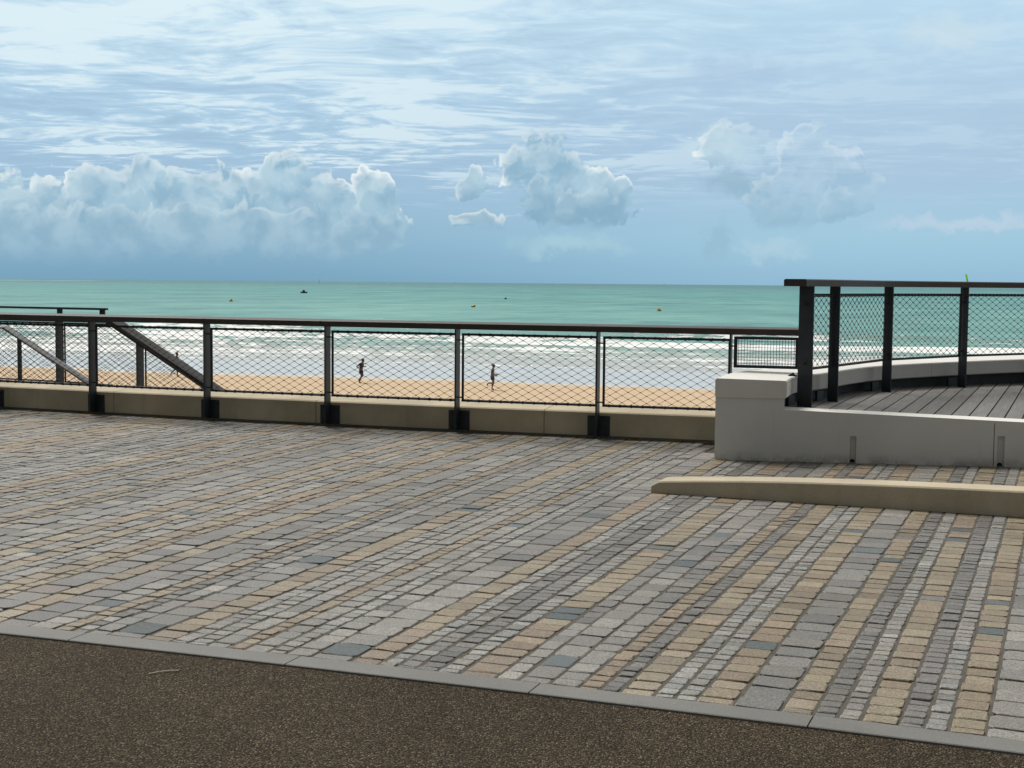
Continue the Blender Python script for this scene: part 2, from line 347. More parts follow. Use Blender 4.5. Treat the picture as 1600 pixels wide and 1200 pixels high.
def sea_mat():
    m, t, b = mat("sea_water")
    o, tt, ss = shore_coords(t)
    far = t.ss(tt, 300, 4200)
    near = t.ss(tt, 250, 150)
    c = t.mix(t.ss(tt, 200, 900), (0.146, 0.330, 0.312, 1), (0.110, 0.298, 0.290, 1))
    c = t.mix(far, c, (0.085, 0.215, 0.235, 1))
    # patches of wind and depth
    p1 = t.noise(t.xyz(t.m('MULTIPLY', ss, 1.1), tt, 0), 0.0085, 6, 0.74)
    p2 = t.noise(t.xyz(t.m('MULTIPLY', ss, 0.9), t.m('MULTIPLY', tt, 0.45), 3.0), 0.045, 5, 0.7)
    p3 = t.noise(t.xyz(t.m('MULTIPLY', ss, 0.5), tt, 7.0), 0.22, 4, 0.65)
    pp = t.m('ADD', t.m('ADD', t.m('MULTIPLY', p1, 0.42), t.m('MULTIPLY', p2, 0.36)), t.m('MULTIPLY', p3, 0.22))
    k = t.ramp(pp, [(0.42, (0.60, 0.70, 0.74, 1)), (0.5, (1, 1, 1, 1)), (0.585, (1.35, 1.25, 1.20, 1))])
    c = t.mix(1.0, c, k, 'MULTIPLY')
    # shallow water over sand
    c = t.mix(t.ss(tt, 172, 116, 0, 0.95), c, (0.50, 0.49, 0.46, 1))
    fa = t.new('ShaderNodeAttribute', attribute_name='foam').outputs['Fac']
    fn = t.noise(t.xyz(t.m('MULTIPLY', ss, 0.40), tt, 0), 0.75, 6, 0.72, 0.8)
    fl = t.noise(t.xyz(t.m('MULTIPLY', ss, 0.12), tt, 0), 0.25, 4, 0.6)
    fm = t.m('ADD', fa, t.m('ADD', t.m('MULTIPLY', t.m('SUBTRACT', fn, 0.5), 1.9), t.m('MULTIPLY', t.m('SUBTRACT', fl, 0.5), 1.1)))
    foam = t.ss(fm, 0.37, 0.60)
    # sun glints on the water, painted in as white flecks, stronger leftward
    glint_n = t.noise(t.xyz(t.m('MULTIPLY', ss, 0.35), tt, 11.0), 0.16, 5, 0.7)
    glints = t.m('MULTIPLY', t.ss(glint_n, 0.685, 0.72), t.ss(tt, 230, 420))
    glints = t.m('MULTIPLY', glints, t.ss(ss, 250, -150, 0.2, 0.9))
    # surf over a far shoal
    px, py, pz = t.sep(o)
    sh = t.v('LENGTH', t.v('MULTIPLY', t.v('SUBTRACT', o, (-2150, 6300, 0)), (1 / 330.0, 1 / 500.0, 0)))
    shoal = t.m('MULTIPLY', t.ss(sh, 1.0, 0.6), t.ss(t.noise(t.xyz(t.m('MULTIPLY', px, 1.0), t.m('MULTIPLY', py, 0.2), 0), 0.008, 3), 0.42, 0.50))
    foam = t.m('MAXIMUM', t.m('MAXIMUM', foam, glints), shoal)  # mask of real foam plus the painted glints
    c = t.mix(foam, c, (0.86, 0.88, 0.88, 1))
    # choppy water hides most of the mirror reflection at these grazing angles
    df = t.new('ShaderNodeBsdfDiffuse'); t.put(df.inputs['Color'], c)
    gl_ = t.new('ShaderNodeBsdfGlossy'); gl_.inputs['Roughness'].default_value = 0.22
    shallow = t.ss(tt, 150, 122, 0.0, 0.30)
    mxs = t.new('ShaderNodeMixShader')
    t.put(mxs.inputs[0], t.m('MULTIPLY', t.m('ADD', 0.17, shallow), t.m('SUBTRACT', 1.0, foam)))
    t.l.new(df.outputs[0], mxs.inputs[1]); t.l.new(gl_.outputs[0], mxs.inputs[2])
    t.l.new(mxs.outputs[0], m.node_tree.nodes['Material Output'].inputs[0])
    w1 = t.noise(t.xyz(t.m('MULTIPLY', ss, 0.45), tt, 0), 0.55, 4, 0.6)
    w2 = t.noise(t.xyz(t.m('MULTIPLY', ss, 0.5), tt, 5.0), 0.07, 3, 0.55)
    h = t.m('ADD', t.m('MULTIPLY', w1, 0.35), t.m('MULTIPLY', w2, 1.6))
    nb_ = t.bump(t.m('ADD', h, t.m('MULTIPLY', foam, 0.15)), 0.9, 1.0)
    t.put(df.inputs['Normal'], nb_); t.put(gl_.inputs['Normal'], nb_)
    return m
M_sea = sea_mat()

# ------------------------------------------------------------------ mesh helpers
class MB:
    def __init__(s): s.v = []; s.f = []
    def add(s, vs, fs):
        o = len(s.v); s.v += [tuple(v) for v in vs]; s.f += [tuple(i + o for i in f) for f in fs]
    def box(s, c, ax, ay, az, hx, hy, hz):
        c = Vector(c); ax = Vector(ax) * hx; ay = Vector(ay) * hy; az = Vector(az) * hz
        vs = [c + ax * i + ay * j + az * k for k in (-1, 1) for j in (-1, 1) for i in (-1, 1)]
        s.add(vs, [(0,2,3,1),(4,5,7,6),(0,1,5,4),(2,6,7,3),(0,4,6,2),(1,3,7,5)])
    def prism(s, p0, p1, r, n=4, up=Vector((0, 0, 1)), cap=True):
        p0 = Vector(p0); p1 = Vector(p1); d = (p1 - p0)
        if d.length < 1e-6: return
        d.normalize()
        a = d.cross(up)
        if a.length < 1e-3: a = d.cross(Vector((1, 0, 0)))
        a.normalize(); b = a.cross(d)
        vs = []
        for p in (p0, p1):
            for k in range(n):
                t = 2 * math.pi * (k + 0.5) / n
                vs.append(p + a * math.cos(t) * r + b * math.sin(t) * r)
        fs = [(k, (k + 1) % n, n + (k + 1) % n, n + k) for k in range(n)]
        if cap: fs += [tuple(range(n - 1, -1, -1)), tuple(range(n, 2 * n))]
        s.add(vs, fs)
    def tube(s, pts, r, n=8):
        pts = [Vector(p) for p in pts]; m = len(pts)
        rings = []
        for i, p in enumerate(pts):
            d = (pts[min(i + 1, m - 1)] - pts[max(i - 1, 0)]).normalized()
            a = d.cross(Vector((0, 0, 1)))
            if a.length < 1e-3: a = d.cross(Vector((1, 0, 0)))
            a.normalize(); b = a.cross(d)
            rings.append([p + a * math.cos(2 * math.pi * k / n) * r + b * math.sin(2 * math.pi * k / n) * r for k in range(n)])
        vs = [v for rg in rings for v in rg]
        fs = [(i * n + k, i * n + (k + 1) % n, (i + 1) * n + (k + 1) % n, (i + 1) * n + k) for i in range(m - 1) for k in range(n)]
        fs += [tuple(range(n - 1, -1, -1)), tuple(range((m - 1) * n, m * n))]
        s.add(vs, fs)
    def loft(s, rings, closed=True, cap=True):
        n = len(rings[0]); m = len(rings)
        vs = [v for r in rings for v in r]
        fs = []
        for i in range(m - 1):
            for k in range(n if closed else n - 1):
                fs.append((i * n + k, i * n + (k + 1) % n, (i + 1) * n + (k + 1) % n, (i + 1) * n + k))
        if cap: fs += [tuple(range(n - 1, -1, -1)), tuple(range((m - 1) * n, m * n))]
        s.add(vs, fs)
    def lathe(s, c, prof, n=16):
        rings = [[(c[0] + r * math.cos(2 * math.pi * k / n), c[1] + r * math.sin(2 * math.pi * k / n), c[2] + z) for k in range(n)] for (r, z) in prof]
        s.loft(rings)
    def build(s, name, m, parent=None, smooth=False, bevel=0.0):
        me = bpy.data.meshes.new(name); me.from_pydata([tuple(v) for v in s.v], [], s.f); me.update()
        bm = bmesh.new(); bm.from_mesh(me); bmesh.ops.recalc_face_normals(bm, faces=bm.faces); 
        if bevel:
            es = [e for e in bm.edges if len(e.link_faces) == 2 and e.calc_face_angle(0) > 0.6]
            bmesh.ops.bevel(bm, geom=es, offset=bevel, segments=2, profile=0.6, affect='EDGES', clamp_overlap=True)
        bm.to_mesh(me); bm.free()
        if smooth:
            for p in me.polygons: p.use_smooth = True
        me.materials.append(m)
        return link(name, me, parent)
def link(name, me, parent=None):
    o = bpy.data.objects.new(name, me); COL.objects.link(o)
    if parent is not None: set_parent(o, parent)
    return o
def set_parent(o, p):
    o.parent = p
    o.matrix_parent_inverse = world_of(p).inverted()
def world_of(o):
    mb = Matrix.LocRotScale(o.location, o.rotation_euler, o.scale)
    return (world_of(o.parent) @ o.matrix_parent_inverse @ mb) if o.parent else mb
def thing(name, label, cat, loc, group=None, rz=0.0):
    o = bpy.data.objects.new(name, None); COL.objects.link(o); o.location = loc; o.rotation_euler = (0, 0, rz)
    o.empty_display_size = 0.2
    tag(o, label, cat, group); return o
def tag(o, label, cat, group=None):
    o['label'] = label; o['category'] = cat
    if group: o['group'] = group
def struct(o, label=None, cat=None, kind='structure'):
    o['kind'] = kind
    if label: o['label'] = label
    if cat: o['category'] = cat

# ------------------------------------------------------------------ plan geometry
FAN = (-26.3, -65.0)                                   # centre the paving bands radiate from
def fan(th, r, z=0.0):
    a = R_(th); return (FAN[0] + r * math.sin(a), FAN[1] + r * math.cos(a), z)
CW = (21.2, 78.2); RW = 67.4                           # circle of the promenade wall's face
def wall(s, off=0.0, z=0.0):                           # s: arc length at the face, off: seaward
    f = s / RW; r = RW - off
    return Vector((CW[0] + r * math.sin(f), CW[1] - r * math.cos(f), z))
def wall_t(s): f = s / RW; return Vector((math.cos(f), math.sin(f), 0))
def wall_n(s): f = s / RW; return Vector((-math.sin(f), math.cos(f), 0))
UP = Vector((0, 0, 1))

# ------------------------------------------------------------------ ground sheets
def r_wall(th):                                        # fan radius of the wall's face along a heading
    lo, hi = 70.0, 100.0
    for _ in range(40):
        mid = (lo + hi) / 2; p = fan(th, mid)
        if math.hypot(p[0] - CW[0], p[1] - CW[1]) > RW: lo = mid
        else: hi = mid
    return lo
R0 = 75.115
mb = MB()
ths = [4 + 0.5 * i for i in range(57)]
mb.loft([[fan(t, 30.0, -0.005), fan(t, 60.0, -0.005), fan(t, 74.975, -0.005)] for t in [-40, -20, -8] + ths + [40, 55]], closed=False, cap=False)
o = mb.build('path', M_asph); struct(o, 'brown gravelly asphalt path in the foreground', 'path')

TF = [(1.805, 12.325), (2.40, 12.245), (4.43, 11.975), (8.2, 11.45)]     # front line of the terrace wall
def tfy(x):
    for a, b in zip(TF, TF[1:]):
        if x <= b[0]: return a[1] + (b[1] - a[1]) * (x - a[0]) / (b[0] - a[0])
    return TF[-1][1]
STONE = {'W': (0.150, 0.185), 'M': (0.108, 0.140), 'S': (0.070, 0.090)}
PAL = {
    'tan':   [(0.315, 0.25, 0.16), (0.335, 0.275, 0.18), (0.295, 0.24, 0.165), (0.31, 0.235, 0.155), (0.35, 0.29, 0.20)],
    'ora':   [(0.305, 0.228, 0.152), (0.32, 0.245, 0.165), (0.285, 0.22, 0.158)],
    'white': [(0.315, 0.315, 0.305), (0.29, 0.295, 0.29), (0.345, 0.34, 0.325), (0.275, 0.277, 0.27), (0.30, 0.285, 0.26)],
    'light': [(0.285, 0.275, 0.258), (0.305, 0.292, 0.272), (0.265, 0.257, 0.245), (0.325, 0.312, 0.288)],
    'grey':  [(0.232, 0.225, 0.217), (0.252, 0.243, 0.232), (0.215, 0.208, 0.20), (0.24, 0.227, 0.213)],
    'dark':  [(0.178, 0.172, 0.168), (0.195, 0.188, 0.182), (0.165, 0.16, 0.156), (0.20, 0.186, 0.173)],
    'lilac': [(0.212, 0.203, 0.20), (0.228, 0.215, 0.21), (0.20, 0.193, 0.193)],
    'pink':  [(0.25, 0.208, 0.186), (0.24, 0.195, 0.18)],
    'blue':  [(0.105, 0.137, 0.148), (0.095, 0.125, 0.136), (0.118, 0.148, 0.155)],
}
KIND = {'W': ['grey', 'light', 'grey', 'lilac'], 'M': ['light', 'grey', 'light'], 'T': ['tan', 'tan', 'ora', 'tan'], 'S': ['white', 'white', 'light'],
        't': ['tan', 'tan', 'ora'], 'g': ['grey', 'dark', 'white'], 'd': ['dark', 'dark', 'lilac']}
SIZE = {'W': 'W', 'M': 'M', 'T': 'M', 'S': 'S', 't': 'S', 'g': 'S', 'd': 'S'}
EDG = [18.5245,18.6198,18.7485,18.8514,18.9192,18.9812,19.065,19.1949,19.3078,19.3733,19.4429,19.5213,19.5824,19.6655,19.7317,19.8251,19.958,20.0581,20.1186,20.1829,20.2573,20.3285,20.4473,20.518,20.6172,20.7087,20.7735,20.8318,20.9332,20.9974,21.0589,21.1672,21.3002,21.3887,21.4566,21.5185,21.6181,21.6861,21.7466,21.8432,22.0007]
TYP = 'TWMtgMWTSSMtMSMWTSgdSTMWMtdTSSTWTdSTdSTW'
bands = [(EDG[i], EDG[i + 1], TYP[i]) for i in range(len(TYP))]
WID = {'W': 0.172, 'M': 0.118, 'T': 0.13, 'S': 0.083, 't': 0.08, 'g': 0.083, 'd': 0.085}
seq = 'TSMWtgMTSWMtSTdSMTWSg'
th = EDG[0]; i = 0
while th > 9.0:
    ty = seq[(i * 8 + random.randrange(4)) % len(seq)]; wd = math.degrees(WID[ty] * random.uniform(0.9, 1.1) / 75.1)
    bands.append((th - wd, th, ty)); th -= wd; i += 1
th = EDG[-1]; i = 0
seq2 = 'dSTWTSdTSMT'
while th < 26.5:
    ty = seq2[i % len(seq2)]; wd = math.degrees(WID[ty] * random.uniform(0.9, 1.1) / 75.1)
    bands.append((th, th + wd, ty)); th += wd; i += 1
BLUE = [(19.878,75.24),(19.122,75.26),(20.531,75.54),(20.417,76.14),(20.536,77.58),(19.093,76.93),(21.232,78.44),(21.347,78.25),(21.11,76.03),(21.813,76.73),(18.055,78.08),(18.753,78.24),(18.774,75.64),(21.126,79.04),(21.602,79.02),(21.823,77.33),(19.855,79.05),(20.433,78.07),(20.651,78.2),(18.865,78.78),(19.202,78.88),(17.3,79.08),(17.946,76.58),(21.002,77.81),(20.121,78.77),(18.34,77.2),(19.563,79.24),(19.769,82.14),(20.912,81.66)]
sv, sf, scol = [], [], []
def sett(t0, t1, ra, rb, col, jb):
    rm = (ra + rb) / 2
    g = jb / 2 + random.uniform(-0.001, 0.0015)
    ga = math.degrees(g / rm)
    u0, u1 = t0 + ga, t1 - ga
    k = random.uniform(-1, 1) * math.degrees(0.003 / rm); u0 += k; u1 += k * 0.6
    wdt = R_(u1 - u0) * rm; ln = rb - ra
    c = min(wdt, ln) * random.uniform(0.06, 0.15)
    z = random.uniform(-0.003, 0.003); tx = random.uniform(-0.012, 0.012); ty = random.uniform(-0.012, 0.012)
    jr = lambda: random.uniform(-0.0022, 0.0022)
    o = len(sv)
    tm = (u0 + u1) / 2; sk = random.uniform(-0.02, 0.02)
    def ring(ex, zz, tilt):
        hx, hy = wdt / 2 + ex, ln / 2 + ex
        cc = max(c + ex * 0.4, 0.004)
        for (x, y) in ((-hx + cc, -hy), (hx - cc, -hy), (hx, -hy + cc), (hx, hy - cc), (hx - cc, hy), (-hx + cc, hy), (-hx, hy - cc), (-hx, -hy + cc)):
            x += jr(); y += jr() + x * sk
            sv.append(fan(tm + math.degrees(x / rm), rm + y, zz + (tx * x + ty * y if tilt else 0)))
    ring(-0.0035, z, True); ring(0.0, z - 0.0035, True); ring(0.0005, -0.018, False)
    sf.append(tuple(range(o, o + 8)))
    for b in (0, 8):
        for q in range(8):
            sf.append((o + b + q, o + b + 8 + q, o + b + 8 + (q + 1) % 8, o + b + (q + 1) % 8))
    scol.append((col, 17))
for (t0, t1, ty) in bands:
    r = R0 + 0.006
    rw = r_wall((t0 + t1) / 2) + 0.03
    lo, hi = STONE[SIZE[ty]]
    pal = random.choice(KIND[ty]); run = random.randint(6, 26)
    first = True
    jb = random.uniform(0.010, 0.016)
    while r < rw:
        ln = random.uniform(lo, hi) * (random.uniform(0.35, 1.0) if first else 1.0)
        first = False
        x, y, _ = fan((t0 + t1) / 2, r + ln / 2)
        if x > 1.86 and y > tfy(x) + 0.12: break
        rb = r + ln
        run -= 1
        if run <= 0:
            pal = random.choice(KIND[ty]); run = random.randint(5, 22)
        pp = pal
        if random.random() < 0.12: pp = random.choice(KIND[ty])
        if SIZE[ty] != 'S' and random.random() < 0.018: pp = random.choice(['pink', 'dark', 'blue', 'lilac'])
        if any(t0 <= b[0] <= t1 and r <= b[1] <= rb for b in BLUE): pp = 'blue'
        c = random.choice(PAL[pp]); k = random.gauss(1.0, 0.085) * (1.0 if random.random() > 0.06 else random.choice((0.8, 1.18)))
        gm = sum(c) / 3
        sett(t0, t1, r + 0.005, rb - 0.005, tuple((q * 0.82 + gm * 0.18) * k * w_ for q, w_ in zip(c, (0.80, 0.79, 0.775))), jb)
        r = rb
me = bpy.data.meshes.new('pavement')
nst = len(sf)
# mortar standing nearly flush in the joints between the bands
for (t0, t1, ty) in bands:
    q0 = len(sv); rw = r_wall(t1) + 0.05; k = 0
    r = R0
    while r < rw:
        wj = 0.0075 + 0.0045 + 0.002 * mnoise.noise(Vector((t1 * 9, r * 2, 0)))
        da = math.degrees(wj / r); zz = -0.0038 + 0.0022 * mnoise.noise(Vector((t1 * 7, r * 1.7, 4)))
        sv.append(fan(t1 - da, r, zz)); sv.append(fan(t1 + da, r, zz)); k += 1; r += 0.11
    for i in range(k - 1):
        a = q0 + 2 * i; sf.append((a, a + 1, a + 3, a + 2))
nb = len(sv)
bedth = [8.0 + 0.25 * i for i in range(80)]
for t in bedth:
    sv.append(fan(t, R0 - 0.01, -0.0105)); sv.append(fan(t, max(r_wall(t) + 0.09, R0 + 0.1), -0.0105))
for i in range(len(bedth) - 1):
    a = nb + 2 * i; sf.append((a, a + 1, a + 3, a + 2))
me.from_pydata(sv, [], sf); me.update()
me.materials.append(M_paver); me.materials.append(M_bed)
for i in range(nst, len(sf)): me.polygons[i].material_index = 1
at = me.color_attributes.new('tint', 'FLOAT_COLOR', 'CORNER')
buf = []
for p in me.polygons:
    if p.index < nst: c = scol[p.index // 17][0]
    else: c = (0.1, 0.1, 0.1)
    for _ in range(p.loop_total): buf += [c[0], c[1], c[2], 1.0]
at.data.foreach_set('color', buf)
bm = bmesh.new(); bm.from_mesh(me); bmesh.ops.recalc_face_normals(bm, faces=bm.faces); bm.to_mesh(me); bm.free()
o = link('pavement', me); struct(o, 'pavement of grey, white and tan stone setts laid in bands', 'pavement')
N_STONES = len(scol)

# flush slabs between asphalt and setts
mb = MB()
t = 9.4
while t < 27:
    t1 = t + 0.8
    a = [t + math.degrees(0.003 / 75) + ((t1 - t) - math.degrees(0.006 / 75)) * k / 6 for k in range(7)]
    mb.loft([[fan(q, 74.975, -0.05), fan(q, 74.975, 0.0015), fan(q, 74.979, 0.0045), fan(q, R0 - 0.006, 0.004), fan(q, R0 - 0.002, 0.001), fan(q, R0 - 0.002, -0.05)] for q in a])
    t = t1 - math.degrees(0.0005 / 75)
M_slab = concrete("granite_slab", (0.150, 0.145, 0.137), 0.5, 0.7, 0.25, 0.3)
o = mb.build('path_edging', M_slab); struct(o, 'flush grey stone edging between asphalt and setts', 'edging')

# ------------------------------------------------------------------ beach and sea
def shore(s, t, z): return (SA[0] * s + SN[0] * t, SA[1] * s + SN[1] * t, z)
def sand_z(t): return -5.55 if t < 94 else -5.55 - 0.40 * ((t - 94) / 25.0) if t < 119 else -5.95 - 0.02 * (t - 119)
mb = MB()
rows = [6, 20, 40, 60, 70, 80, 88, 94] + [94 + 2 * i for i in range(1, 36)]
colsS = [-600, -400, -250] + [-200 + 4 * i for i in range(90)] + [200, 300, 500]
vs = []
for t in rows:
    for s in colsS:
        z = sand_z(t) + 0.05 * mnoise.noise(Vector((s * 0.07, t * 0.12, 0))) * (1.0 if t < 94 else 0.35)
        vs.append(shore(s, t, z))
n = len(colsS)
mb.add(vs, [(i * n + k, i * n + k + 1, (i + 1) * n + k + 1, (i + 1) * n + k) for i in range(len(rows) - 1) for k in range(n - 1)])
o = mb.build('beach', M_sand, smooth=True); struct(o, 'golden sand beach with a wet shiny margin', 'beach')

SEA = -5.95
rows = [114 + 0.6 * i for i in range(242)]
while rows[-1] < 60000: rows.append(rows[-1] * 1.03 + 0.3)
ks = [-6, -4, -2.6, -1.8, -1.3] + [-1.05 + 0.0052 * i for i in range(251)] + [0.5, 1.0, 1.6, 2.4, 4, 6]
CREST = [(198, 1.0, 7.0, 0.26), (184, 0.55, 6.0, 0.45), (171, 0.70, 6.0, 0.60), (157, 0.50, 5.5, 0.60), (145, 0.36, 4.5, 0.58), (135, 0.22, 4.0, 0.52), (127, 0.12, 3.0, 0.42), (119, 0.07, 2.2, 0.30)]
vs = []; fo = []
for t in rows:
    for k in ks:
        s = k * (t + 20)
        z = SEA; f = 0.0
        if t < 258:
            for i, (c, h, wd, fa) in enumerate(CREST):
                cc = c + 5.5 * mnoise.noise(Vector((s * 0.013, i * 7.3, 0))) + 1.6 * mnoise.noise(Vector((s * 0.06, i * 3.1, 2)))
                am = 0.55 + 1.1 * mnoise.noise(Vector((s * 0.018, i * 5.7, 9))); am = max(0.06, min(1.0, am + 0.1))
                d = t - cc
                z += h * am * (math.exp(-(d / (wd * 0.28)) ** 2) if d < 0 else math.exp(-(d / (wd * 0.62)) ** 2))
                br = max(0.0, min(1.0, 0.55 + 1.7 * mnoise.noise(Vector((s * 0.022, i * 9.1, 5)))))
                if d < 0: g = math.exp(-((d + wd * 0.5) / (wd * 0.85)) ** 2)
                else: g = math.exp(-(d / (wd * 0.22)) ** 2)
                f = max(f, (fa + 0.30 * br) * g * (0.35 + 0.65 * br))
            if 123 < t < 196: f = max(f, 0.40 * min(1.0, (t - 123) / 12.0) * min(1.0, (196 - t) / 24.0))
            z += 0.05 * mnoise.noise(Vector((s * 0.12, t * 0.3, 0)))
        vs.append(shore(s, t, z)); fo.append(f)
n = len(ks)
me = bpy.data.meshes.new('sea')
me.from_pydata(vs, [], [(i * n + k, i * n + k + 1, (i + 1) * n + k + 1, (i + 1) * n + k) for i in range(len(rows) - 1) for k in range(n - 1)])
me.update(); me.materials.append(M_sea)
a = me.attributes.new('foam', 'FLOAT', 'POINT'); a.data.foreach_set('value', fo)
for p in me.polygons: p.use_smooth = True
o = link('sea', me); struct(o, 'turquoise sea with low white breakers near the sand', 'sea')

# ------------------------------------------------------------------ promenade wall
pw = thing('promenade_wall', 'long low sandy concrete wall along the seaward edge of the paving', 'wall', wall(-23, 0.2, 0))
prof = [(0.0, 0.026), (0.0, 0.256), (0.018, 0.270), (0.42, 0.292), (0.45, 0.28), (0.45, -0.4), (0.06, -0.4), (0.06, 0.026)]
js = [-35.0, -31.63, -29.03, -26.43, -23.80, -21.22, -18.6]
for a, b in zip(js, js[1:]):
    mb = MB()
    mb.loft([[wall(a + 0.003 + (b - a - 0.006) * k / 6, of, z) for of, z in prof] for k in range(7)])
    mb.build('wall_panel', M_conc, pw, bevel=0.004)
mb = MB()
mb.loft([[wall(s, of, z) for of, z in ((0.09, 0.23), (0.42, 0.23), (0.42, -6.2), (0.09, -6.2))] for s in [-35 + 0.8 * k for k in range(21)]])
mb.build('retaining_wall', M_seawall, pw)

# ------------------------------------------------------------------ netting
def net(mb, P0, frame_u, W, H, pu=0.125, pv=0.070, r=0.0023, vmin=None, vmax=None, knots=True):
    """diamond cable net in the plane P0 + u*frame_u + v*UP; vmin/vmax(u) bound it"""
    vmin = vmin or (lambda u: 0.0); vmax = vmax or (lambda u: H)
    P0 = Vector(P0); fu = Vector(frame_u).normalized(); nn = fu.cross(UP)
    top = max(vmax(0), vmax(W)); bot = min(vmin(0), vmin(W))
    nu = max(2, round(W / pu)); pu = W / nu
    j0 = int(math.floor(bot / (pv / 2))) - 1; j1 = int(math.ceil(top / (pv / 2))) + 1
    def pt(u, v): return P0 + fu * u + UP * v
    def inside(u, v): return -1e-4 <= u <= W + 1e-4 and vmin(u) - 1e-4 <= v <= vmax(u) + 1e-4
    for j in range(j0, j1):
        for i in range(-1, nu + 1):
            u = (i + 0.5 * (j % 2)) * pu; v = j * pv / 2
            for du in (-0.5, 0.5):
                u2 = u + du * pu; v2 = v + pv / 2
                a, b = inside(u, v), inside(u2, v2)
                if not (a or b): continue
                q0, q1 = (u, v), (u2, v2)
                if not (a and b):
                    lo, hi = (q0, q1) if a else (q1, q0)
                    s, e = 0.0, 1.0
                    for _ in range(14):
                        md = (s + e) / 2
                        if inside(lo[0] + (hi[0] - lo[0]) * md, lo[1] + (hi[1] - lo[1]) * md): s = md
                        else: e = md
                    if s < 0.05: continue
                    q0, q1 = lo, (lo[0] + (hi[0] - lo[0]) * s, lo[1] + (hi[1] - lo[1]) * s)
                mb.prism(pt(*q0), pt(*q1), r, 4, nn, cap=False)
            if knots and inside(u, v):
                mb.box(pt(u, v), fu, UP, nn, 0.0085, 0.0042, 0.0042)

def frame_tubes(mb, pts, r=0.0125, n=8):
    pts = [Vector(p) for p in pts]
    for a, b in zip(pts, pts[1:] + pts[:1]):
        d = (b - a).normalized() * r * 0.8
        mb.prism(a - d, b + d, r, n)

def bolts(c, t, nrm, hw, hh, par, r=0.011):
    for sx in (-1, 1):
        for sz in (-1, 1):
            p = Vector(c) + t * sx * hw + UP * sz * hh
            mb = MB(); n = 8
            mb.loft([[p + nrm * d + t * (q * math.cos(2 * math.pi * k / n)) + UP * (q * math.sin(2 * math.pi * k / n)) for k in range(n)] for d, q in ((-0.002, r * 1.6), (0.004, r * 1.6), (0.0041, r), (0.013, r))])
            mb.build('bolt', M_wire, par)

# ------------------------------------------------------------------ front railing
fr = thing('promenade_railing', 'long dark steel and timber railing with diamond netting bolted to the low sandy wall', 'railing', wall(-23, -0.06, 0.27))
POST = [-31.146, -29.655, -28.164, -26.673, -25.122, -23.627, -22.140, -20.647, -19.33]
for s in POST:
    t_, n_ = wall_t(s), wall_n(s)
    mb = MB()
    last = s == POST[-1]
    z0 = 0.028 if not last else 0.03
    # a flat fin standing out of the wall, tapered at the foot
    c0 = wall(s, -0.125, 0); c1 = wall(s, -0.004, 0)
    th = t_ * 0.008
    ring = lambda q: [c0 + q + UP * 0.05, c0 + q + UP * 1.072, c1 + q + UP * 1.072, c1 + q + UP * z0, wall(s, -0.06, 0) + q + UP * z0]
    mb.loft([ring(-th), ring(th)])
    po = mb.build('post', M_steel, fr, bevel=0.0015)
    mb = MB(); mb.box(wall(s, -0.006, 0.127), t_, n_, UP, 0.115, 0.005, 0.102)
    mb.build('base_plate', M_steel, po, bevel=0.002)
    bolts(wall(s, -0.011, 0.127), t_, -n_, 0.09, 0.075, po)
    for z in (0.37, 0.96):
        mb = MB(); mb.prism(wall(s + 0.005, -0.065, z), wall(s + 0.062, -0.065, z), 0.007, 6); mb.build('lug', M_steel, po)
# handrail boards, one per bay, butted at the posts
def rail_tilt(w, h, ch): return [(-w / 2, -h / 2), (-w / 2, h / 2 - ch), (-w / 2 + 0.006, h / 2 - ch + 0.005), (w / 2 - 0.006, h / 2), (w / 2, h / 2 - 0.005), (w / 2, -h / 2)]
def rail_prof(w, h, ch): return [(-w / 2, -h / 2), (-w / 2, h / 2 - ch * 0.55), (-w / 2 + ch, h / 2), (w / 2 - ch, h / 2), (w / 2, h / 2 - ch * 0.55), (w / 2, -h / 2)]
def board(pts_fn, a, b, zc, w, h, ch, name, m, par, zfn=None, k=8, prof=rail_prof):
    mb = MB()
    rings = []
    for i in range(k + 1):
        s = a + (b - a) * i / k
        z = zfn(s) if zfn else zc
        rings.append([pts_fn(s, of, z + dz_) for of, dz_ in prof(w, h, ch)])
    mb.loft(rings)
    return mb.build(name, m, par, bevel=0.003)
RB = [-33.0, -31.19, -29.70, -28.21, -26.75, -25.10, -23.66, -22.10, -20.69, -19.36, -18.675]
for a, b in zip(RB, RB[1:]):
    board(lambda s, of, z: wall(s, of - 0.07, z), a + 0.0015, b - 0.0015, 1.110, 0.17, 0.076, 0.020, 'handrail', M_rail, fr, prof=rail_tilt)
for a, b in zip(POST[:-1], POST[1:]):
    p0 = wall(a + 0.062, -0.065, 0.338); p1 = wall(b - 0.012, -0.065, 0.338)
    mb = MB(); frame_tubes(mb, [p0, p1, p1 + UP * 0.68, p0 + UP * 0.68], 0.0135)
    fo_ = mb.build('panel_frame', M_steel, fr, smooth=False)
    mb = MB(); u = (p1 - p0); net(mb, p0, u, u.length, 0.68)
    # lashing wound round the frame
    nl = int(u.length / 0.11)
    for i in range(nl):
        q = p0 + u * ((i + 0.5) / nl)
        for z in (0.0, 0.68):
            mb.box(q + UP * z, u.normalized(), UP, u.normalized().cross(UP), 0.005, 0.0155, 0.0155)
    mb.build('netting', M_wire, fo_)
